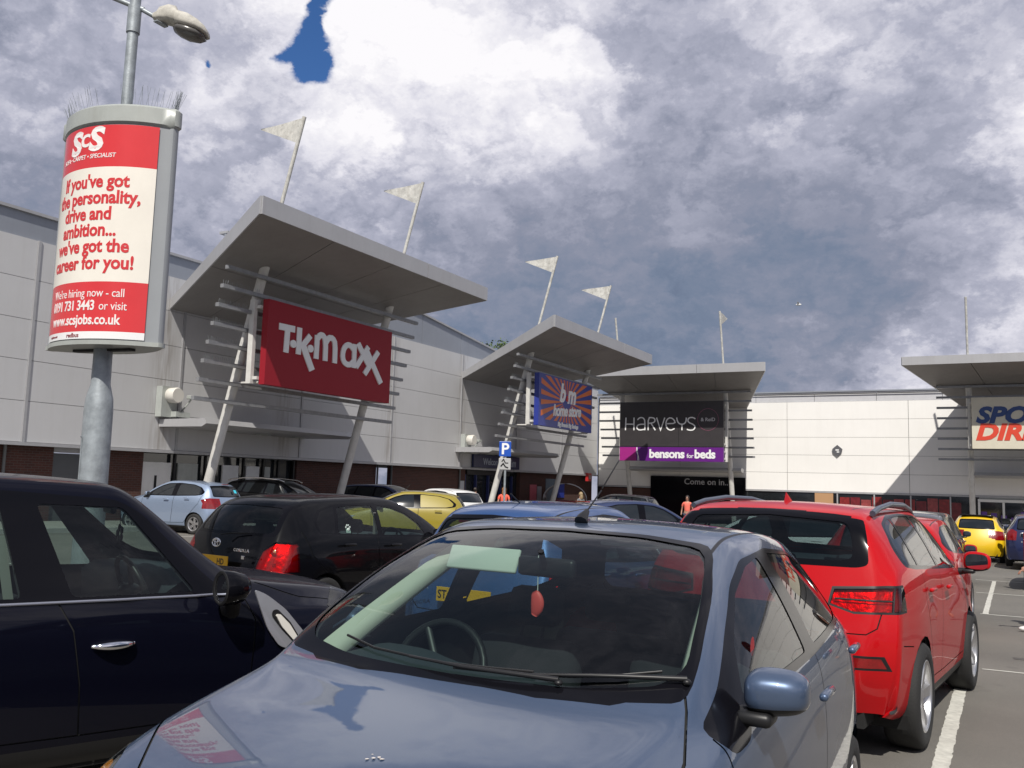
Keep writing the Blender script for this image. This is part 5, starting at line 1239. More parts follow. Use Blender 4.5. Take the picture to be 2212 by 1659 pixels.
def car(key, sp, label, x, y, head, pm, group=None, name=None, see=True, glass=None, wheels=(5, 0), cat='car', dz=0.0, interior='full', trim=None, hcol=None, nomirror=False, fold=0.0):
    """head: heading in degrees clockwise from +Y"""
    parts = car_type(key, sp)
    ax, ay = -.010, -.015
    root = empty(name or sp['name'], label, cat, (x, y, gz(x, y) + dz), 0, group)
    # sit level with the sloping ground
    up = Vector((.010, .015, 1)).normalized(); fw = Vector((math.sin(R(head)), math.cos(R(head)), 0)); fw = (fw - up * fw.dot(up)).normalized(); lf = up.cross(fw)
    root.rotation_mode = 'QUATERNION'; root.rotation_quaternion = Matrix((fw, lf, up)).transposed().to_quaternion()
    gl = glass or (m_gl if see else m_gld); gt = glass or (m_glt if see else m_gld)
    mm = {'body': pm, 'front_door': pm, 'rear_door': pm, 'tailgate': pm, 'bonnet': pm, 'fuel_flap': pm, 'panel_gap': m_under, 'window_trim': trim or m_blackg, 'windshield': gl, 'side_window': gl, 'rear_window': sp.get('rg') or gt, 'quarter_window': gt,
          'tail_light': m_tail, 'headlight': m_head if see else m_refl, 'bumper_trim': m_black, 'reflector': m_tail, 'cowl': m_blackg, 'fog_lamp': m_refl, 'panel_blank': pm, 'sill_trim': m_black, 'roof_strip': m_black}
    made = {}
    if '_lamp_back' in parts:
        mm['tail_light'] = m_lens
        for me in parts['_lamp_back']:
            o = D.objects.new('lamp_reflector', me); link(o); o.parent = root
            if not me.materials: me.materials.append(m_facet)
    for nm, lst in parts.items():
        if nm.startswith('_'): continue
        for me in lst:
            o = D.objects.new(nm, me.copy() if False else me); link(o); o.parent = root
            if not me.materials: me.materials.append(mm[nm])
            o.material_slots[0].link = 'OBJECT'; o.material_slots[0].material = mm[nm]; made.setdefault(nm, []).append(o)
    if see:
        for nm, m_ in (('_roof_lining', sp.get('rl') or m_dkl), ('_door_lining', m_trimD)):
            for me in parts[nm]:
                o = D.objects.new('roof_lining' if 'roof' in nm else 'door_lining', me); link(o); o.parent = root
                if not me.materials: me.materials.append(m_)
    # floor, arches
    hwid = sp['hw']; g = G(); g.box(sp['wr'] - .35, sp['wf'] + .35, -hwid + .12, hwid - .12, .18, .26)
    g.box(sp['wf'] + sp['rw'] + .06, sp['T'][0][0] - .08, -hwid + .25, hwid - .25, .2, .6); g.box(sp['T'][-1][0] + .12, sp['wr'] - sp['rw'] - .06, -hwid + .25, hwid - .25, .22, .6)
    if see: g.box(sp['wf'] - .38, sp['wf'] + .25, -hwid + .33, hwid - .33, .3, .75)
    wr_ = sp['rw'] + .05
    for cx in (sp['wf'], sp['wr']):
        for s_ in (-1, 1):
            n = 16; v = []
            for k in range(n + 1):
                a = R(-25 + 230 * k / n)
                for yy in (hwid - .34, hwid - .045): v.append((cx + wr_ * math.cos(a), s_ * yy, sp['rw'] + wr_ * math.sin(a)))
            g.add(v, [(2 * k, 2 * k + 1, 2 * k + 3, 2 * k + 2) for k in range(n)] + [tuple(2 * k for k in range(n + 1))])
    g.build('underbody', m_under, root)
    for cx in (sp['wf'], sp['wr']):
        for s_ in (1, -1):
            W_ = D.objects.new('wheel', None); link(W_); W_.parent = root; W_.location = (cx, s_ * (hwid - .105), sp['rw']); W_.rotation_euler = (0, random.uniform(0, 2), 0 if s_ > 0 else PI); W_.empty_display_size = .1
            for me in wheel_meshes(sp['rw'], sp.get('tw', .20), *wheels):
                o = D.objects.new(me.name.split('.')[0], me); link(o); o.parent = W_
    if not nomirror:
        for s_ in (1, -1): mirror_door(root, sp['mir'][0] - (fold if s_ < 0 else 0), sp['mir'][1] * s_ * (.93 if s_ < 0 and fold else 1), sp['mir'][2], s_, hcol or pm, sp.get('mk', 1.0))
    dp = {1: [], -1: []}
    for hx, hy, hz in sp.get('handles', []):
        for s_ in (1, -1):
            par_ = root
            for nm in ('front_door', 'rear_door'):
                for o in made.get(nm, []):
                    bbx = [v.co.x for v in o.data.vertices]; 
                    if min(bbx) < hx < max(bbx) and o.data.vertices[0].co.y * s_ > 0: par_ = o
            handle(par_, hx, hy, hz, s_, sp.get('hm') or pm, sp.get('hl', .19))
    if see and interior:
        for s_ in (-1, 1): add_seat(root, sp.get('sx', -.10), s_ * .36, .50, .58, .34, .28, 'front_seat')
        if interior == 'full':
            add_seat(root, sp.get('sx', -.1) - .82, 0, 1.18, .50, .36, .3, 'rear_seat', False)
            for s_ in (-1, 1): G().rbox(-.05, .05, -.12, .12, 0, .16, .04).xf(Matrix.Translation((sp.get('sx', -.1) - 1.05, s_ * .33, .98))).build('head_rest', m_seat, root, auto=50)
        wy = -.36
        dx_ = sp.get('dashx', .62)
        g = G(); n = 24; prof = [(dx_ + .42, zb_0 := sp.get('zbelt', 1.0) - .04), (dx_ + .25, zb_0 + .01), (dx_ + .02, zb_0 + .005), (dx_ - .06, zb_0 - .05), (dx_ - .04, zb_0 - .25), (dx_ + .1, zb_0 - .45)]
        ys = [-.70 + 1.4 * i / 28 for i in range(29)]; v = []
        for yy in ys:
            bulge = .055 * math.exp(-((yy - wy) / .20) ** 4) + .03 * math.exp(-(yy / .16) ** 4)
            for (px, pz), kf in zip(prof, (0, .55, 1, .6, 0, 0)): v.append((px - abs(yy) ** 2 * .18, yy, pz + bulge * kf))
        m_ = len(prof); g.add(v, [(i * m_ + k, i * m_ + k + 1, (i + 1) * m_ + k + 1, (i + 1) * m_ + k) for i in range(28) for k in range(m_ - 1)]).build('dashboard', m_dash, root, smooth=True)
        c_ = Vector((dx_ - .20, wy, zb_0 - .06)); tl = Matrix.Translation(c_) @ Matrix.Rotation(R(66), 4, 'Y')
        g = G(); g.tube([tl @ Vector((.185 * math.cos(2 * PI * i / 32), .185 * math.sin(2 * PI * i / 32), 0)) for i in range(33)], .015, 8, False); g.sphere(tl @ Vector((0, 0, -.02)), .06, (1, 1, .6), 12, 8)
        for a in (0, 120, 240): g.tube([tl @ Vector((0, 0, -.01)), tl @ Vector((.18 * math.cos(R(a + 90)), .18 * math.sin(R(a + 90)), 0))], .014, 6)
        g.build('steering_wheel', m_black, root, auto=60)
        bx_ = sp.get('beltx')
        for s_ in ((1, -1) if bx_ is not None else ()): G().hexa([(bx_, s_ * .69, 1.30), (bx_ + .045, s_ * .69, 1.30), (bx_ + .045, s_ * .692, 1.30), (bx_, s_ * .692, 1.30), (bx_ + .14, s_ * .60, .75), (bx_ + .185, s_ * .60, .75), (bx_ + .185, s_ * .602, .75), (bx_ + .14, s_ * .602, .75)]).build('seat_belt', mat('belt_webbing', (.42, .42, .38), .8), root)
        wx, wz = sp.get('rvm', (.22, 1.36)); g = G().rbox(-.02, .015, -.12, .12, -.035, .035, .014).xf(Matrix.Translation((wx, 0, wz)) @ Matrix.Rotation(R(-8), 4, 'Z')); g.tube([(wx + .01, 0, wz), (wx + .05, 0, wz + .06)], .012, 6); g.build('rear_view_mirror', m_black, root, auto=60)
    return root, made
def plate(root, x, z, txt, m_=None, w_=.52, h_=.115, y=0.0, tilt=0.0, sgn=-1, size=.095):
    g = G().rbox(-.006, .006, -w_ / 2, w_ / 2, -h_ / 2, h_ / 2, .003); M_ = Matrix.Translation((x, y, z)) @ Matrix.Rotation(R(tilt), 4, 'Y')
    o = g.xf(M_).build('number_plate', m_ or m_plateY, root)
    if txt:
        v2, f = text_geo(txt[0], size, .0022, 0, .86, 1.0, 'LEFT'); u0 = txt[1]
        raised([(a + u0, b_) for a, b_ in v2], f, lambda u, v, h: tuple(M_ @ Vector((sgn * (.006 + h), -u, v - size * .34))), .0, .0008).build('plate_text', m_black, o)
    return o
sideq = lambda c: c.y > .42
H_dlo = [(.87, 1.02), (.70, 1.095), (.48, 1.225), (.24, 1.345), (.0, 1.415), (-.45, 1.44), (-.95, 1.41), (-1.25, 1.335), (-1.42, 1.21), (-1.40, 1.13), (-1.22, 1.095), (-.4, 1.055), (.56, 1.035), (.64, .965), (.80, .955)]
H_panes = [(4, [(.57, 1.065), (.46, 1.19), (.24, 1.315), (-.02, 1.39), (-.26, 1.415), (-.29, 1.08)]), (4, [(-.46, 1.088), (-.44, 1.422), (-.93, 1.395), (-1.20, 1.33), (-1.34, 1.21), (-1.32, 1.145), (-1.15, 1.112)])]
door_gap_f = [(.84, .96), (.83, .80), (.80, .42), (.70, .30), (-.36, .30), (-.40, .60), (-.41, 1.07)]
door_gap_r = [(-.36, .30), (-.86, .32), (-.98, .46), (-1.14, .66), (-1.35, .88), (-1.42, 1.12)]
def zs_(P, xm=None, zm=None):
    def ip(m_, v):
        if not m_: return v
        if v <= m_[0][0]: return m_[0][1] + (v - m_[0][0])
        for (a, b_), (c_, d_) in zip(m_, m_[1:]):
            if v <= c_: return b_ + (d_ - b_) * (v - a) / (c_ - a)
        return m_[-1][1] + (v - m_[-1][0])
    return [(ip(xm, a), ip(zm, b_)) for a, b_ in P]
SP_H = dict(name='hatchback_car', T=HATCH, res=(150, 44), wf=1.245, wr=-1.245, rw=.295, hw=.86, zbelt=1.06, tw=.19,
    dlo=H_dlo, panes=H_panes, ws=[(-.3, 1.085), (.40, 1.09), (.60, 1.11), (.655, 1.15), (.615, 1.31), (.54, 1.45), (.3, 1.477), (-.3, 1.492)], wsb=[(-.3, 1.07), (.50, 1.07), (.685, 1.08), (.68, 1.16), (.635, 1.32), (.550, 1.462), (.3, 1.486), (-.3, 1.499)], wsx=-.25,
    rw_=[(-.3, 1.10), (.50, 1.11), (.53, 1.16), (.47, 1.36), (-.3, 1.39)], rwb=[(-.3, 1.07), (.55, 1.08), (.50, 1.39), (-.3, 1.42)], rwx=-1.35,
    gaps=[('side', door_gap_f, sideq), ('side', door_gap_r, sideq), ('side', [(.84, .96), (.85, 1.0)], sideq)] + [('top', [(.72, .63), (.86, .69), (1.02, .735), (1.16, .75), (1.30, .70), (1.45, .60), (1.65, .44), (1.84, .26), (1.90, 0)], lambda c: c.z > .62)],
    cuts=[(16, 'top', [(.985, -.1), (.975, .3), (.93, .5), (.85, .61), (.76, .665), (.62, .66), (.70, .5), (.78, -.1)], lambda c: c.z > .95 and c.x > .5, (0,)), (8, 'top', [(1.28, .80), (1.42, .70), (1.60, .56), (1.80, .44), (1.99, .5), (1.86, .8), (1.5, .86), (1.34, .84)], lambda c: c.z > .55 and c.x > 1.15, (0,)), (18, 'side', arc_pts(-1.42, .88, .0, 0, 360, 4), sideq, (0,)) if False else (9, 'side', [(1.1, .17), (-.98, .17), (-.98, .23), (1.1, .23)], sideq, (0,)),
      (21, 'top', [(.20, .550), (-1.30, .505), (-1.30, .517), (.20, .562)], lambda c: c.z > 1.38, (0,)),
      (7, 'side', [(-1.62, .98), (-1.55, .72), (-1.9, .70), (-1.9, .98)], lambda c: c.y > .5 and c.x < -1.5, (0,))],
    doors=[(10, [(.80, .99), (.83, .80), (.80, .42), (.70, .30), (-.36, .30), (-.40, .60), (-.41, 1.12), (.5, 1.2), (.74, 1.035)]), (11, [(-.36, .30), (-.86, .32), (-.98, .46), (-1.14, .66), (-1.35, .88), (-1.42, 1.12), (-.41, 1.12), (-.40, .60)])],
    bonnet=[(.6, -.1), (.72, .63), (.86, .69), (1.02, .735), (1.16, .75), (1.30, .70), (1.45, .60), (1.65, .44), (1.84, .26), (1.95, -.1)],
    lx=(-1.6, .9), mir=(.58, .865, 1.09), mk=.88, handles=[(-.16, .868, .965), (-.94, .862, 1.02)], rvm=(.30, 1.355), dashx=.62)
def derive(base, T, name, xm, zm, **k):
    d = dict(base); d['T'] = T; d['name'] = name
    mv = lambda P: zs_(P, xm, zm)
    d['dlo'] = mv(base['dlo']); d['panes'] = [(l, mv(p)) for l, p in base['panes']]
    zonly = lambda P: [(a * k.get('ksc', 1.0), b_) for a, b_ in zs_([(p[1] * 0 + p[0], p[1]) for p in P], None, zm)]
    for q_ in ('ws', 'wsb', 'rw_', 'rwb'): d[q_] = zonly(base[q_])
    d['gaps'] = [(v, mv(p) if v == 'side' else [(zs_([(a, 0)], xm)[0][0], b_) for a, b_ in p], c) for v, p, c in base['gaps']]
    d['doors'] = [(l, mv(p)) for l, p in base['doors']]; d['bonnet'] = [(zs_([(a, 0)], xm)[0][0], b_) for a, b_ in base['bonnet']]
    cc = []
    for l, v, p, c, o in base['cuts']:
        if l in (8, 7): continue
        cc.append((l, v, mv(p) if v == 'side' else [(zs_([(a, 0)], xm)[0][0], b_) for a, b_ in p] if v == 'top' else p, c, o))
    zc_ = zs_([(0, 1.38)], None, zm)[0][1]
    d['cuts'] = [(l, v, p, (lambda c, z=zc_: c.z > z) if l == 21 else c, o) for l, v, p, c, o in cc]
    d['lx'] = tuple(zs_([(a, 0)], xm)[0][0] for a in base['lx'])
    d.update({a: b_ for a, b_ in k.items() if a not in ('ksc', 'addcuts')}); d['cuts'] = d['cuts'] + k.get('addcuts', [])
    return d
# off-roader
xm = [(-1.90, -2.20), (-1.62, -1.98), (-1.05, -1.35), (.0, .0), (.92, 1.02), (1.5, 1.65), (2.03, 2.16)]; zm = [(.17, .22), (.20, .30), (.48, .62), (.78, .92), (1.0, 1.13), (1.05, 1.18), (1.25, 1.36), (1.53, 1.64)]
Q_dlo = [(1.0, 1.12), (.62, 1.36), (.26, 1.51), (-.1, 1.57), (-.7, 1.585), (-1.2, 1.57), (-1.54, 1.51), (-1.70, 1.36), (-1.66, 1.235), (-1.4, 1.21), (-.4, 1.17), (.4, 1.14)]
rear = lambda c: c.x < -1.6
SP_Q = derive(SP_H, SUV, 'off_roader_car', xm, zm, lens=True, ksc=1.04, wf=1.30, wr=-1.30, rw=.355, hw=.915, tw=.235, zbelt=1.18, res=(140, 42),
    dlo=Q_dlo, panes=[(4, [(.72, 1.165), (.54, 1.35), (.24, 1.49), (-.08, 1.55), (-.32, 1.56), (-.34, 1.19)]), (4, [(-.42, 1.195), (-.40, 1.565), (-.75, 1.565), (-1.10, 1.55), (-1.18, 1.225)]), (15, [(-1.24, 1.23), (-1.16, 1.545), (-1.34, 1.525), (-1.52, 1.48), (-1.64, 1.35), (-1.60, 1.25)])],
    doors=[(10, [(.95, 1.13), (1.0, .95), (.96, .55), (.86, .40), (-.38, .40), (-.40, .8), (-.40, 1.25), (.6, 1.3)]), (11, [(-.38, .40), (-.78, .41), (-.90, .60), (-1.04, .80), (-1.18, 1.0), (-1.20, 1.25), (-.40, 1.25), (-.40, .8)])],
    gaps=[('side', [(.95, 1.15), (1.0, .95), (.96, .55), (.86, .40), (-.38, .40), (-.40, .8), (-.38, 1.17)], sideq), ('side', [(-.38, .40), (-.78, .41), (-.90, .60), (-1.04, .80), (-1.18, 1.0), (-1.19, 1.19)], sideq),
          ('end', [(-.1, .82), (.50, .815), (.70, .82), (.76, .86), (.78, .95)], rear), ('side', [(-1.63, .72), (-1.9, .75)], lambda c: c.y > .5 and c.x < -1.6)],
    ws=[(-.3, 1.22), (.62, 1.25), (.66, 1.28), (.56, 1.57), (-.3, 1.60)], wsb=[(-.3, 1.18), (.68, 1.22), (.70, 1.26), (.575, 1.585), (-.3, 1.615)],
    rwb=[(-.3, 1.215), (.62, 1.225), (.69, 1.245), (.665, 1.42), (.62, 1.55), (.3, 1.58), (-.3, 1.59)], rw_=[(-.3, 1.255), (.52, 1.265), (.59, 1.285), (.57, 1.42), (.53, 1.515), (-.3, 1.56)], rwx=-1.80,
    addcuts=[(9, 'end', [(.46, .985), (.48, 1.10), (.80, 1.125), (.97, 1.13), (.97, .955), (.62, .94)], lambda c: c.x < -1.80 and c.y > .3, (0,)), (7, 'end', [(.475, .995), (.495, 1.085), (.80, 1.11), (.96, 1.115), (.96, .97), (.62, .955)], lambda c: c.x < -1.80 and c.y > .3, (9,)), (9, 'end', [(.50, 1.025), (.50, 1.032), (.84, 1.036), (.84, 1.028)], lambda c: c.x < -1.80 and c.y > .3, (7,)), (9, 'end', [(.84, .96), (.848, .96), (.848, 1.12), (.84, 1.12)], lambda c: c.x < -1.80 and c.y > .3, (7,)),
             (9, 'end', [(.36, .60), (.36, .69), (.80, .69), (.84, .60)], rear, (0,)), (13, 'end', [(.38, .615), (.38, .675), (.78, .675), (.81, .615)], rear, (9,)), (9, 'side', [(2.1, .2), (-2.2, .2), (-2.2, .27), (2.1, .27)], sideq, (0,))],
    lx=(-1.95, 1.0), mir=(.88, 1.0, 1.185), mk=1.15, handles=[(-.22, .905, 1.03), (-1.02, .905, 1.055)], rvm=(.35, 1.5), dashx=.68, sx=-.1)
# black hatch with tall rear lamps
xm = [(-1.90, -2.15), (-1.62, -1.85), (-1.05, -1.18), (.0, .0), (.92, .98), (1.5, 1.62), (2.03, 2.10)]; zm = [(.17, .17), (1.0, .97), (1.53, 1.50)]
SP_C = derive(SP_H, COR, 'hatchback_car', xm, zm, lens=True, beltx=-.42, wf=1.30, wr=-1.30, rw=.305, hw=.86, zbelt=1.02, res=(120, 40),
    dlo=[(.78, 1.0), (.52, 1.15), (.26, 1.30), (.02, 1.375), (-.45, 1.41), (-1.0, 1.385), (-1.30, 1.32), (-1.42, 1.20), (-1.40, 1.07), (-.4, 1.03)],
    panes=[(4, [(.50, 1.03), (.40, 1.17), (.18, 1.29), (-.04, 1.35), (-.33, 1.38), (-.35, 1.045)]), (4, [(-.43, 1.05), (-.41, 1.38), (-.80, 1.37), (-1.0, 1.35), (-1.10, 1.07)]), (19, [(-1.15, 1.07), (-1.05, 1.36), (-1.27, 1.30), (-1.38, 1.19), (-1.37, 1.09)])],
    rwb=[(-.3, 1.03), (.60, 1.03), (.62, 1.08), (.55, 1.36), (-.3, 1.40)], rw_=[(-.3, 1.06), (.52, 1.06), (.56, 1.10), (.50, 1.33), (-.3, 1.36)], rwx=-1.45,
    addcuts=[(7, 'end', [(.50, .68), (.53, .90), (.64, .985), (.95, .97), (.95, .68)], lambda c: c.x < -1.70 and c.y > .3, (0,)), (17, 'end', [(.46, .42), (.46, .50), (.62, .50), (.62, .42)], rear, (0,))],
    mir=(.66, .86, 1.04), handles=[(-.20, .868, .93), (-1.0, .862, .95)], lx=(-1.85, .92))
xm = [(-1.90, -1.80), (-1.05, -1.0), (2.03, 1.92)]; zm = [(.17, .17), (1.0, .97), (1.53, 1.55)]
SP_M = derive(SP_H, MIC, 'supermini_car', xm, zm, wf=1.20, wr=-1.20, rw=.29, hw=.83, zbelt=1.04, res=(110, 36), gapw=.008, lens=True,
    addcuts=[(7, 'end', [(.66, .72), (.64, .98), (.72, 1.02), (.9, 1.0), (.9, .72)], lambda c: c.x < -1.45 and c.y > .3, (0,))], handles=[(-.20, .835, .92), (-.95, .83, .95)])
SP_M['gaps'] = SP_M['gaps'] + [('end', [(-.1, .62), (.50, .62), (.62, .70)], lambda c: c.x < -1.4)]
xm = [(-1.90, -2.35), (-1.74, -2.24), (-1.62, -2.16), (-1.45, -2.0), (-1.05, -1.45), (.0, .05), (.92, 1.05), (1.5, 1.70), (2.03, 2.25)]; zm = [(.17, .2), (1.0, 1.02), (1.53, 1.60)]
SP_E = derive(SP_H, EST, 'estate_car', xm, zm, wf=1.38, wr=-1.38, rw=.33, hw=.89, zbelt=1.08, res=(90, 30), ksc=1.03,
    dlo=[(.88, 1.06), (.60, 1.22), (.30, 1.39), (.05, 1.47), (-.5, 1.50), (-1.3, 1.48), (-1.9, 1.42), (-2.02, 1.30), (-1.98, 1.15), (-.4, 1.09)],
    panes=[(4, [(.60, 1.09), (.48, 1.23), (.22, 1.38), (.0, 1.44), (-.31, 1.465), (-.33, 1.11)]), (4, [(-.40, 1.11), (-.38, 1.47), (-1.16, 1.46), (-1.22, 1.14)]), (15, [(-1.29, 1.15), (-1.23, 1.46), (-1.86, 1.40), (-1.95, 1.29), (-1.92, 1.17)])],
    addcuts=[(7, 'end', [(.58, .80), (.55, 1.05), (.66, 1.12), (.95, 1.10), (.95, .80)], lambda c: c.x < -1.8 and c.y > .3, (0,)), (8, 'side', [(1.75, .68), (1.45, .86), (2.1, .86), (2.3, .66)], sideq, (0,))], rwx=-1.95, lx=(-2.1, 1.0), mir=(.72, .89, 1.12), handles=[(-.22, .895, .98), (-1.08, .89, 1.0)])
# small generic cars seen far off share one mesh with dark glass
lows = dict(res=(70, 24))
SP_S = derive(SP_H, HATCH, 'hatchback_car', None, None, res=(76, 26), addcuts=[(7, 'end', [(.55, .74), (.52, .96), (.62, 1.03), (.9, 1.02), (.9, .74)], lambda c: c.x < -1.5 and c.y > .3, (0,)), (7, 'side', [(-1.42, .98), (-1.60, .78), (-1.9, .78), (-1.9, 1.02), (-1.6, 1.04)], lambda c: c.y > .4 and c.x < -1.35, (0,)), (8, 'side', [(1.6, .62), (1.25, .80), (1.9, .82), (2.1, .6)], sideq, (0,))])
SP_S['gapw'] = .012; SP_E['gapw'] = .012
SP_V = dict(SP_S); SP_V['name'] = 'small_van'; SP_V['panes'] = [SP_S['panes'][0], (19, SP_S['panes'][1][1])]
# boxy car with round mirror
M_dlo = [(.80, 1.0), (.66, 1.12), (.48, 1.29), (.345, 1.42), (.22, 1.485), (-.3, 1.515), (-1.2, 1.50), (-1.66, 1.45), (-1.80, 1.28), (-1.80, 1.05), (-.4, 1.0)]
SP_MI = dict(name='boxy_hatchback_car', T=MINI, res=(150, 44), wf=1.30, wr=-1.30, rw=.33, hw=.89, zbelt=1.09, tw=.21, dlo=M_dlo, dlor=.05,
    panes=[(4, [(.62, 1.015), (.47, 1.19), (.25, 1.445), (-.17, 1.455), (-.005, 1.01)]), (4, [(-.235, 1.015), (-.34, 1.46), (-.97, 1.455), (-1.02, 1.03)]), (15, [(-1.12, 1.035), (-1.05, 1.455), (-1.60, 1.41), (-1.74, 1.27), (-1.72, 1.08)])],
    ws=[(-.3, 1.10), (.60, 1.12), (.66, 1.16), (.60, 1.47), (-.3, 1.51)], wsb=[(-.3, 1.06), (.68, 1.09), (.69, 1.15), (.62, 1.49), (-.3, 1.53)], wsx=.0,
    rwb=[(-.3, 1.12), (.62, 1.12), (.58, 1.44), (-.3, 1.48)], rw_=[(-.3, 1.15), (.57, 1.15), (.53, 1.41), (-.3, 1.45)], rwx=-1.6,
    gaps=[('side', [(.90, .98), (.96, .85), (.94, .50), (.86, .36), (.07, .36), (.05, .60), (.0, .86), (-.08, 1.0)], sideq), ('side', [(.07, .36), (-.85, .37), (-.98, .62), (-1.08, .80), (-1.12, 1.01)], sideq), ('top', [(1.02, .70), (1.3, .735), (1.6, .72), (1.8, .62), (1.9, 0)], lambda c: c.z > .75)],
    doors=[(10, [(.90, .98), (.96, .85), (.94, .50), (.86, .36), (.07, .36), (.05, .60), (.0, .86), (-.08, 1.0), (-.08, 1.2), (.6, 1.2)]), (11, [(.07, .36), (-.85, .37), (-.98, .62), (-1.08, .80), (-1.12, 1.15), (-.08, 1.15), (-.08, 1.0), (.0, .86), (.05, .60)])],
    bonnet=[(1.02, -.1), (1.02, .70), (1.3, .735), (1.6, .72), (1.8, .62), (1.9, -.1)],
    cuts=[(20, 'side', [(1.6, .2), (-1.6, .2), (-1.6, .32), (1.6, .32)], sideq, (0,)), (8, 'top', [(1.62, .55), (1.84, .62), (1.72, .82), (1.45, .80)], lambda c: c.z > .6 and c.x > 1.4, (0,))],
    beltx=-.34, lx=(-1.85, .95), mir=(.74, .93, 1.09), mk=.01, handles=[], rvm=(.42, 1.42), dashx=.66, sx=.0)

pm_h = paint('slate_blue', (.068, .102, .172), .5, .38, .10); pm_r = paint('red', (.43, .005, .008), .0, .4, 0, .6); pm_b = paint('black', (.003, .003, .004), 0, .4, 0, .45); pm_n = paint('midnight_blue', (.003, .0033, .009), .2, .4, 0, .5)
pm_bl = paint('bright_blue', (.025, .080, .235), .4, .4, .08); pm_sb = paint('ice_blue', (.30, .38, .52), .5, .38); pm_y = paint('mustard_yellow', (.27, .21, .012), 0, .45); pm_w = paint('white', (.70, .70, .69), 0, .4)
pm_g = paint('graphite', (.06, .062, .065), .5, .4); pm_v = paint('vivid_yellow', (.75, .48, .01), 0, .4); pm_nv = paint('navy', (.01, .016, .07), .3, .4); pm_br = paint('silver', (.36, .37, .38), .6, .35); pm_db = paint('dusk_blue', (.025, .04, .11), .4, .4)

# ---- the slate blue car in front
near, mk_ = car('H', SP_H, 'slate blue hatchback nose to camera in the foreground, red air freshener behind its windscreen', -1.445, 3.224, 179.5, pm_h, hcol=pm_h, fold=.22)
_S = surf(HATCH, 110, 34)
def BONZ(x, y):
    c_ = sorted(((p.x - x) ** 2 + (p.y - abs(y)) ** 2, p.z) for row in _S for p in row if p.z > .6 and abs(p.x - x) < .08)[:6]
    w_ = [1 / (a + 1e-5) for a, _ in c_]; return sum(a * b_[1] for a, b_ in zip(w_, c_)) / sum(w_)
g = G().tube([(.0, 0, 1.515), (-.02, 0, 1.535), (-.055, 0, 1.555)], [.028, .02, .011], 10); g.tube([(-.045, 0, 1.55), (-.20, 0, 1.64)], .0035, 6); g.build('aerial', m_black, near, auto=60)
def on_ws(y, t):       # a point on the windscreen: t 0 at the base .. 1 at the top
    return Vector((.99 - .80 * t - abs(y) ** 2 * (.34 - .1 * t), y, 1.075 + .40 * t + .012))
for (y0, y1, dx_) in ((-.44, .26, .0), (.02, .60, .012)):
    g = G(); n = 5
    def bx3(y, fwd, up): 
        x = .935 - .42 * y * y + fwd; return (x, y, BONZ(x, y) + up)
    g.tube([bx3(y0 + (y1 - y0) * i / n, dx_, .016) for i in range(n + 1)], .0042, 6)
    g.tube([bx3(y0 + (y1 - y0) * (i / n * .7 + .42), .035 - .03 * (1 - i / n) + dx_, .020 + .008 * math.sin(PI * i / n)) for i in range(n + 1)], [.004 + .004 * i / n for i in range(n + 1)], 8)
    p_ = bx3(y0 + (y1 - y0) * 1.12, .035 + dx_, .012); g.sphere(p_, .013, (1, 1, .7), 10, 8)
    g.build('windscreen_wiper', m_black, near, auto=60)
# pale trim on the inside of the windscreen pillars
for s_ in (1, -1):
    g = G(); n = 16; v = []
    for k in range(n + 1):
        t = k / n; p = Vector((.80 * (1 - t) ** 1.0 + .04 * t, 0, 1.05 + (1.425 - 1.05) * t ** .92)); yo = .665 - .115 * t; wd = .075 - .02 * t
        v += [(p.x - .015, s_ * yo, p.z - .02), (p.x - .03, s_ * (yo - wd * .55), p.z - .032), (p.x - .075, s_ * (yo - wd * .9), p.z - .05), (p.x - .13, s_ * (yo - wd * .6), p.z - .055)]
    g.add(v, [(4 * k + a, 4 * k + a + 1, 4 * k + a + 5, 4 * k + a + 4) for k in range(n) for a in range(3)]).build('pillar_trim', mat('pillar_cream', (.62, .62, .52), .8), near, smooth=True)
def SURFP(S_, x, z):
    return min(((p.x - x) ** 2 + (p.z - z) ** 2, p.y) for row in S_ for p in row if p.y > .4)[1]
ys0 = SURFP(_S, .33, 1.20)
g = G(); g.add([(.33 + .028 * math.cos(2 * PI * k / 14), ys0 + .010, 1.17 + .030 * math.sin(2 * PI * k / 14)) for k in range(14)], [tuple(range(14))]); g.build('tax_disc_reflection', mat('reflection_red', (.40, .02, .03), .5), near)  # red disc laid on the side pane stands in for a tax disc's reflection
# visor folded down (steering wheel side), air freshener on its string, tax disc
mv_ = Matrix.Translation((.315, -.285, 1.405)) @ Matrix.Rotation(R(58), 4, 'Y')
G().rbox(0, .095, -.15, .15, -.008, .008, .007).xf(Matrix.Translation((.235, -.285, 1.405)) @ Matrix.Rotation(R(64), 4, 'Y')).build('sun_visor', mat('visor_cream', (.62, .66, .58), .8), near, auto=60)
G().rbox(0, .14, -.17, .17, -.008, .008, .007).xf(Matrix.Translation((.12, .30, 1.445)) @ Matrix.Rotation(R(190), 4, 'Y')).build('sun_visor', mat('visor_grey', (.3, .3, .29), .8), near, auto=60)
fr = empty('air_freshener', 'red bean shaped air freshener hanging behind the windscreen of the slate blue car', 'air freshener', (0, 0, 0)); fr.parent = None
fpos = near.location + near.rotation_quaternion @ Vector((.30, -.03, 1.225)); fr.location = fpos
g = G(); n = 18; cs_ = [(.018 * math.sin(i / 12 * PI), (i / 12 - .5) * .085) for i in range(13)]
g.tube([(a * .7 - .012, 0, -z) for a, z in cs_], [.006 + .020 * math.sin(PI * (i + .35) / 12.7) ** .55 for i in range(13)], 14); g.xf(Matrix.Scale(.45, 4, (0, 1, 0))).build('bean', mat('freshener_red', (.80, .09, .08), .5), fr, smooth=True)
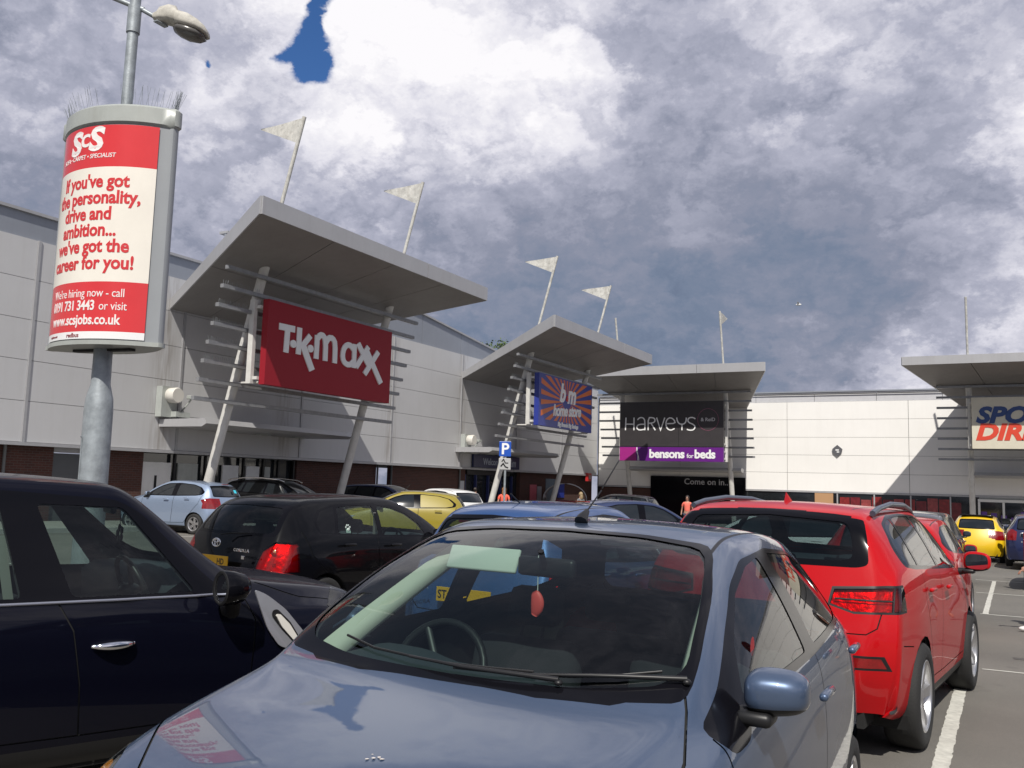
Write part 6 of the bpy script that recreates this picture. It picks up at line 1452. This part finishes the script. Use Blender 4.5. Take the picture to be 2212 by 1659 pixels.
G().tube([(0, 0, .045), (.0, .0, .17)], .0018, 5).build('string', m_white, fr)
random.seed(21); g = G()
for cx, cy, n_ in ((1.42, .10, 4), (1.45, .125, 3)):
    for _ in range(n_):
        a, b_ = cx + random.gauss(0, .014), cy + random.gauss(0, .012); z_ = BONZ(a, b_) + .0012; s_ = random.uniform(.002, .006); t_ = random.random() * 3
        g.add([(a + s_ * math.cos(t_ + k) * random.uniform(.6, 1.4), b_ + s_ * math.sin(t_ + k) * random.uniform(.6, 1.4), z_) for k in (0, 1.2, 2.5, 3.8, 5.0)], [(0, 1, 2, 3, 4)])
o_ = g.build('paint_chips', mat('chip_white', (.65, .60, .56), .7), near); o_['kind'] = 'stuff'
plate(near, 2.045, .42, None, m_plateW, sgn=1)
G().box(1.2, 1.9, -.6, .6, .45, .75).build('engine_block', m_under, near)
for s_ in (1, -1):
    G().lathe([(.0, -.05), (.05, -.03), (.075, .02), (.08, .05)], 18, 'x', (1.66, .64 * s_, .74)).build('headlamp_reflector', m_refl, near, smooth=True)
    G().rbox(1.30, 1.85, s_ * .66 - .12, s_ * .66 + .12, .66, .74, .02).build('headlamp_bowl', mat('lamp_inner', (.25, .26, .28), .3, .7), near)
    G().sphere((1.48, .70 * s_, .80), .022, (1.4, 1, 1), 10, 8).build('indicator_bulb', mat('amber', (.7, .25, .02), .3), near, smooth=True)
# ---- red off-roader
q3, _ = car('Q', SP_Q, 'bright red off-roader with wide rear lamps, parked right behind the slate blue car', -1.262, 8.336, 5.3, pm_r, wheels=(5, 1))
m_rail = mat('rail_grey', (.10, .12, .16), .3, .5)
for s_ in (1, -1):
    pts = [(.12, .595, 1.575), (.0, .60, 1.62), (-.4, .62, 1.655), (-1.0, .635, 1.655), (-1.45, .645, 1.62), (-1.66, .65, 1.585)]
    G().tube([(a, b_ * s_, c_ - .005) for a, b_, c_ in smooth_pts3(pts) ] if 'smooth_pts3' in globals() else [(a, b_ * s_, c_ - .005) for a, b_, c_ in pts], .021, 8).build('roof_rail', m_rail, q3, auto=60)
g = G(); g.add([(-1.30, 0, 1.64), (-1.42, .02, 1.635), (-1.52, .0, 1.63), (-1.42, -.02, 1.635), (-1.47, 0, 1.71)], [(0, 1, 4), (1, 2, 4), (2, 3, 4), (3, 0, 4)]); g.build('roof_fin', pm_r, q3)
for s_ in (1, -1):
    pass
plate(q3, -2.262, .80, None, m_plateY)
# ---- midnight blue car on the left
mini, _ = car('MI', SP_MI, 'midnight blue almost black hatchback with round door mirror filling the left foreground', -4.78, 3.19, 19.0, pm_n, nomirror=True)
for s_ in (1, -1):
    h = G().lathe([(.0, .10), (.045, .095), (.078, .06), (.090, .0), (.092, -.045), (.085, -.06)], 28, 'x', (.74, .985 * s_, 1.045)).build('door_mirror', m_blackg, mini, auto=60)
    G().lathe([(.0, -.052), (.070, -.052)], 28, 'x', (.74, .985 * s_, 1.045)).build('mirror_glass', m_mirror, h)
    G().lathe([(.070, -.054), (.082, -.064), (.092, -.055)], 28, 'x', (.74, .985 * s_, 1.045)).build('mirror_rim', m_chrome if False else m_black, h, smooth=True)
    G().tube([(.77, .96 * s_, .98), (.79, .92 * s_, .91), (.80, .85 * s_, .92)], [.045, .04, .05], 10).build('mirror_foot', m_black, h, smooth=True)
    # chrome handle, side scuttle grille
    hg_ = G(); n = 14
    hg_.tube([(.09 + .20 * i / n + .0, (.893 + .030 * math.sin(PI * i / n) ** .6) * s_, .778 + .004 * i / n) for i in range(n + 1)], [.005 + .017 * math.sin(PI * (i + .2) / (n + .4)) ** .6 for i in range(n + 1)], 10)
    hg_.build('door_handle', m_chrome, mini, smooth=True)
    sc_ = [(.93, 1.02), (1.01, .985), (1.13, .90), (1.26, .76), (1.30, .66), (1.22, .64), (1.17, .68), (1.10, .70), (1.02, .80), (.97, .92)]
    hole = [(1.045, .90), (1.075, .905), (1.16, .83), (1.22, .745), (1.215, .715), (1.19, .715), (1.10, .80), (1.04, .87)]
    def ysurf(x, z): return .888 - .10 * max(0, z - .75) ** 1.2 - .03 * max(0, x - 1.0)
    sc = round_poly(sc_, .03)
    def plate3(poly, off, th, m_, nm, par_):
        n = len(poly); g = G(); g.add([(x, s_ * (ysurf(x, z) + off + th), z) for x, z in poly] + [(x, s_ * (ysurf(x, z) + off), z) for x, z in poly], [tuple(range(n)), tuple(range(2 * n - 1, n - 1, -1))] + [(i, n + i, n + (i + 1) % n, (i + 1) % n) for i in range(n)])
        if s_ > 0: g.f = [tuple(reversed(q_)) for q_ in g.f]
        return g.build(nm, m_, par_)
    sco = plate3(sc, .002, .012, mat('satin_silver', (.50, .51, .55), .32, .6), 'side_scuttle', mini)
    plate3(round_poly(hole, .02), .0145, .002, m_black, 'scuttle_recess', sco); plate3(round_poly([(1.06, .875), (1.085, .88), (1.15, .82), (1.205, .745), (1.20, .725), (1.18, .73), (1.10, .81)], .012), .0175, .012, mat('repeater_lens', (.72, .70, .64), .15, coat=1), 'side_repeater', sco)
# flower sun shade and mirror inside
G().lathe([(.0, 0), (.03, 0)], 12, 'x', (.4, 0, 1.3)) 
fl_ = G()
for k in range(5): fl_.sphere((.47, -.05 + .035 * math.cos(2 * PI * k / 5), 1.27 + .035 * math.sin(2 * PI * k / 5)), .024, (.3, 1, 1), 10, 6)
fo = empty('air_freshener', 'dark flower shaped tag hanging inside the midnight blue car', 'air freshener', mini.location); fo.rotation_mode = 'QUATERNION'; fo.rotation_quaternion = mini.rotation_quaternion
fl_.build('flower', m_black, fo, smooth=True); G().tube([(.47, -.05, 1.30), (.47, -.03, 1.40)], .002, 5).build('string', m_black, fo)
_SM = surf(MINI, 60, 24)
for s_ in (1, -1):
    pts = [(x, s_ * (SURFP(_SM, x, z) + .004), z) for x, z in [(-1.05 + 1.85 * k / 20, .992) for k in range(21)]]
    G().tube(pts, .008, 6).build('belt_highlight', mat('highlight_satin', (.35, .36, .42), .3, .7), mini, smooth=True)  # slim satin strip put in for the reflected highlight under the windows
# ---- black hatchback
cor, _ = car('C', SP_C, 'glossy black hatchback with bright red rear lamp and paw sticker in its side window', -7.18, 9.12, 3.5, pm_b)
for s_ in (1, -1):
    for o in [o for o in _['tail_light'] if o.data.vertices[0].co.y * s_ > 0]:
        vv = [v.co for v in o.data.vertices if v.co.x < -1.86]; c0 = sum(vv, Vector()) / len(vv)
        for dz_, rr in ((.075, .040), (-.045, .048)):
            G().lathe([(0, 0), (rr * .6, .006), (rr, .022)], 16, 'x', (c0.x + .004, c0.y - .02 * s_, c0.z + dz_)).build('lamp_bowl', mat('bulb_orange', (.85, .45, .25), .12, .8), cor, smooth=True)
plate(cor, -2.172, .76, ('HD', .10), size=.085)
lg = G(); el = lambda a, b_, t: (a * math.cos(t), b_ * math.sin(t))
for a, b_, oy, oz in ((.062, .043, 0, 0), (.022, .040, 0, .0), (.042, .016, 0, .018)):
    lg.tube([(-2.115, oy + el(a, b_, 2 * PI * i / 20)[0], .945 + oz + el(a, b_, 2 * PI * i / 20)[1]) for i in range(21)], .006, 6, False)
lg.build('oval_emblem', m_chrome, cor, smooth=True)
v2, f = text_geo('COROLLA', .042, .001, 0, 1.15, 1.05); raised([(a, b_) for a, b_ in v2], f, lambda u, v, h: (-2.125 - h, -u - .40, .875 + v), 0, .004).build('badge_text', m_chrome, cor)
G().rbox(-2.13, -2.118, -.45, -.41, .80, .835, .002).build('badge', m_chrome, cor)
g = G(); g.box(-1.03, -.985, 0, .002, 1.085, 1.14)
ppos = lambda x, z: (x, -.775 + .30 * (z - 1.08) * 1.25, z)
g = G(); g.add([ppos(-.96, 1.075), ppos(-.885, 1.075), ppos(-.89, 1.12), ppos(-.955, 1.12)], [(0, 1, 2, 3)])
for dx, dz_ in ((-.955, 1.135), (-.935, 1.155), (-.91, 1.155), (-.888, 1.135)): 
    c_ = ppos(dx, dz_); g.sphere((c_[0], c_[1] - .004, c_[2]), .012, (1, .3, 1), 8, 6)
c_ = ppos(-.922, 1.11); g.sphere((c_[0], c_[1] - .006, c_[2]), .024, (1, .3, .9), 10, 6); g.build('paw_sticker', mat('sticker_white', (.6, .7, .65), .6), cor)
G().tube([(-1.50, 0, 1.065), (-1.9, .16, 1.02), (-2.03, .35, 1.0)], .008, 6)
G().tube([(-2.06, .0, 1.03), (-2.0, -.10, 1.05), (-1.95, -.30, 1.06)], .009, 6).build('rear_wiper', m_black, cor)
# ---- bright blue supermini behind the slate blue car
mic, _ = car('M', SP_M, 'bright blue supermini behind the slate blue car, yellow ST plate on its tail', -3.74, 8.10, 2.2, pm_bl)
plate(mic, -1.80, .765, ('ST', -.245)); v2, f = text_geo('MICRA', .055, .001, 0, 1.1, 1.05); raised(v2, f, lambda u, v, h: (-1.83 - h, -u + .42, .80 + v), 0, .004).build('badge_text', m_chrome, mic)
G().tube([(-.95, 0, 1.52), (-1.12, 0, 1.60)], .006, 6).build('aerial', m_black, mic)
# ---- further cars
GRP = None
def far(key, sp, label, x, y, head, pm, **k): return car(key, sp, label, x, y, head, pm, see=False, **k)[0]
sv = far('S', SP_S, 'ice blue hatchback with a square cyan sticker in its rear window', -21.4, 19.2, -93, pm_sb, wheels=(5, 1))
G().add([(-1.66, -.34, 1.20), (-1.66, -.24, 1.20), (-1.60, -.24, 1.29), (-1.60, -.34, 1.29)], [(0, 1, 2, 3)]).xf(Matrix.Translation((-.03, .0, 0))).build('sticker', mat('sticker_cyan', (.05, .55, .70), .4), sv)
G().rbox(-1.52, -1.48, -.12, .12, 1.395, 1.42, .008).xf(Matrix.Translation((-.03, 0, .03))).build('brake_light', m_tail, sv)
es = far('E', SP_E, 'black estate car with silver roof rails behind the ice blue hatchback', -22.2, 24.4, 78, pm_b, wheels=(5, 1), dz=.06)
for s_ in (1, -1): G().tube([(.30, .60 * s_, 1.53), (.1, .62 * s_, 1.60), (-.6, .63 * s_, 1.64), (-1.3, .62 * s_, 1.62), (-1.8, .60 * s_, 1.56), (-1.95, .59 * s_, 1.50)], .024, 8).build('roof_rail', m_chrome, es, auto=60)
far('E', SP_E, 'dark blue people carrier parked in front of the silver wall beyond the black estate', -21.8, 30.2, 84, pm_db, dz=.08)
yv = far('V', SP_V, 'mustard yellow small van with a blanked rear side window', -14.4, 20.6, -122, pm_y, cat='van')
G().tube([(.05, 0, 1.50), (-.12, 0, 1.68)], .008, 6).build('aerial', m_black, yv)
far('S', SP_S, 'white hatchback with dark windows beyond the mustard yellow van', -17.6, 27.4, -72, pm_w, dz=.10)
far('E', SP_E, 'dark grey people carrier parked near the trolley shelter', -17.3, 43.6, -86, pm_g, dz=.14)
dkb = far('S', SP_S, 'dusk blue hatchback with a red high brake light just behind the slate blue roof', -7.6, 20.8, 42, pm_db, dz=.02)
G().rbox(-1.62, -1.50, -.30, .30, 1.42, 1.45, .01).build('brake_light', m_tail, dkb)
wv = car('E', SP_E, 'white estate car right of the aisle, showing only as a reflection in the side windows', 5.6, 4.2, 186, pm_w, see=False)[0]
far('S', SP_S, 'white hatchback seen side on through the rear window of the red off-roader', -3.6, 16.8, -88, pm_w)
far('S', SP_S, 'pale blue hatchback half hidden left of the slate blue roof', -5.6, 14.6, -20, pm_sb) if False else None
r2 = far('S', SP_S, 'small red hatchback in front of the red off-roader', -1.25, 14.2, 2, pm_r, wheels=(5, 1))
far('E', SP_E, 'graphite estate car beyond the small red hatchback', -1.55, 22.6, 2, pm_g, wheels=(5, 1))
ys_ = far('S', SP_S, 'vivid yellow hatchback with a black roof near the far shop', -.60, 35.6, 1, pm_v)
G().rbox(-1.35, .1, -.50, .50, 1.50, 1.545, .02).build('black_roof', m_blackg, ys_, auto=60)
far('E', SP_E, 'navy blue people carrier beside the vivid yellow hatchback', 1.12, 32.6, 2, pm_nv, dz=.06)
vn = far('E', SP_E, 'silver van with tall red rear lamps cut by the right edge of the picture', 1.42, 24.6, 2, pm_br, cat='van', name='estate_car')
for s_ in (1, -1): G().rbox(-2.42, -2.30, s_ * .80 - .07, s_ * .80 + .07, .62, 1.25, .02).build('tail_light', m_tail, vn, auto=60)

# motorcycles by the far entrance
def motorcycle(x, y, head, col, label):
    r = empty('motorcycle', label, 'motorcycle', (x, y, gz(x, y)), R(head), 'motorcycles parked by the far entrance')
    for cx in (.68, -.68):
        w_ = G().lathe([(.24, -.05), (.29, -.06), (.32, 0), (.29, .06), (.24, .05), (.235, 0), (.24, -.05)], 20, 'y', (cx, 0, .32)); w_.lathe([(.0, 0), (.24, 0)], 20, 'y', (cx, .01, .32)) if False else None
        wo_ = w_.build('wheel', m_rubber, r, smooth=True); g = G()
        for k in range(6): g.tube([(cx, 0, .32), (cx + .235 * math.cos(k * PI / 3), 0, .32 + .235 * math.sin(k * PI / 3))], .012, 5)
        g.build('spokes', m_chrome, wo_)
    G().rbox(-.1, .42, -.14, .14, .72, .98, .08).build('fuel_tank', mat('bike_' + label[:4], col, .25, coat=1), r, auto=60)
    G().rbox(-.75, -.1, -.12, .12, .76, .86, .04).build('seat', m_black, r, auto=60); G().rbox(-.15, .35, -.17, .17, .30, .68, .06).build('engine', m_chrome, r, auto=60)
    G().tube([(.68, .08, .32), (.45, .08, 1.02)], .022, 8).build('fork', m_chrome, r, smooth=True); G().tube([(.40, -.36, 1.10), (.45, -.15, 1.08), (.45, .15, 1.08), (.40, .36, 1.10)], .016, 8).build('handlebar', m_chrome, r, smooth=True)
    G().tube([(.0, -.16, .30), (-.5, -.2, .32), (-.9, -.2, .38)], .04, 10).build('exhaust', m_chrome, r, smooth=True); G().sphere((.60, 0, .98), .1, (.8, 1, 1), 14, 8).build('headlamp', m_refl, r, smooth=True)
    G().rbox(.50, .54, -.2, .2, 1.05, 1.38, .01).build('wind_screen', m_gld, r)
    for s_ in (1, -1): G().tube([(.42, s_ * .3, 1.1), (.40, s_ * .34, 1.28)], .008, 5).build('mirror_stem', m_chrome, r); G().sphere((.38, s_ * .34, 1.31), .05, (.3, 1, .7), 10, 6).build('mirror', m_mirror, r, smooth=True)
    return r
motorcycle(-1.1, 50.5, 75, (.08, .03, .25), 'violet motorcycle with chrome parts left of the white column foot')
motorcycle(.1, 50.9, 60, (.45, .46, .5), 'silver motorcycle parked in front of the white shop doors')
motorcycle(1.2, 50.2, 80, (.02, .02, .03), 'black motorcycle parked furthest right by the shop doors')
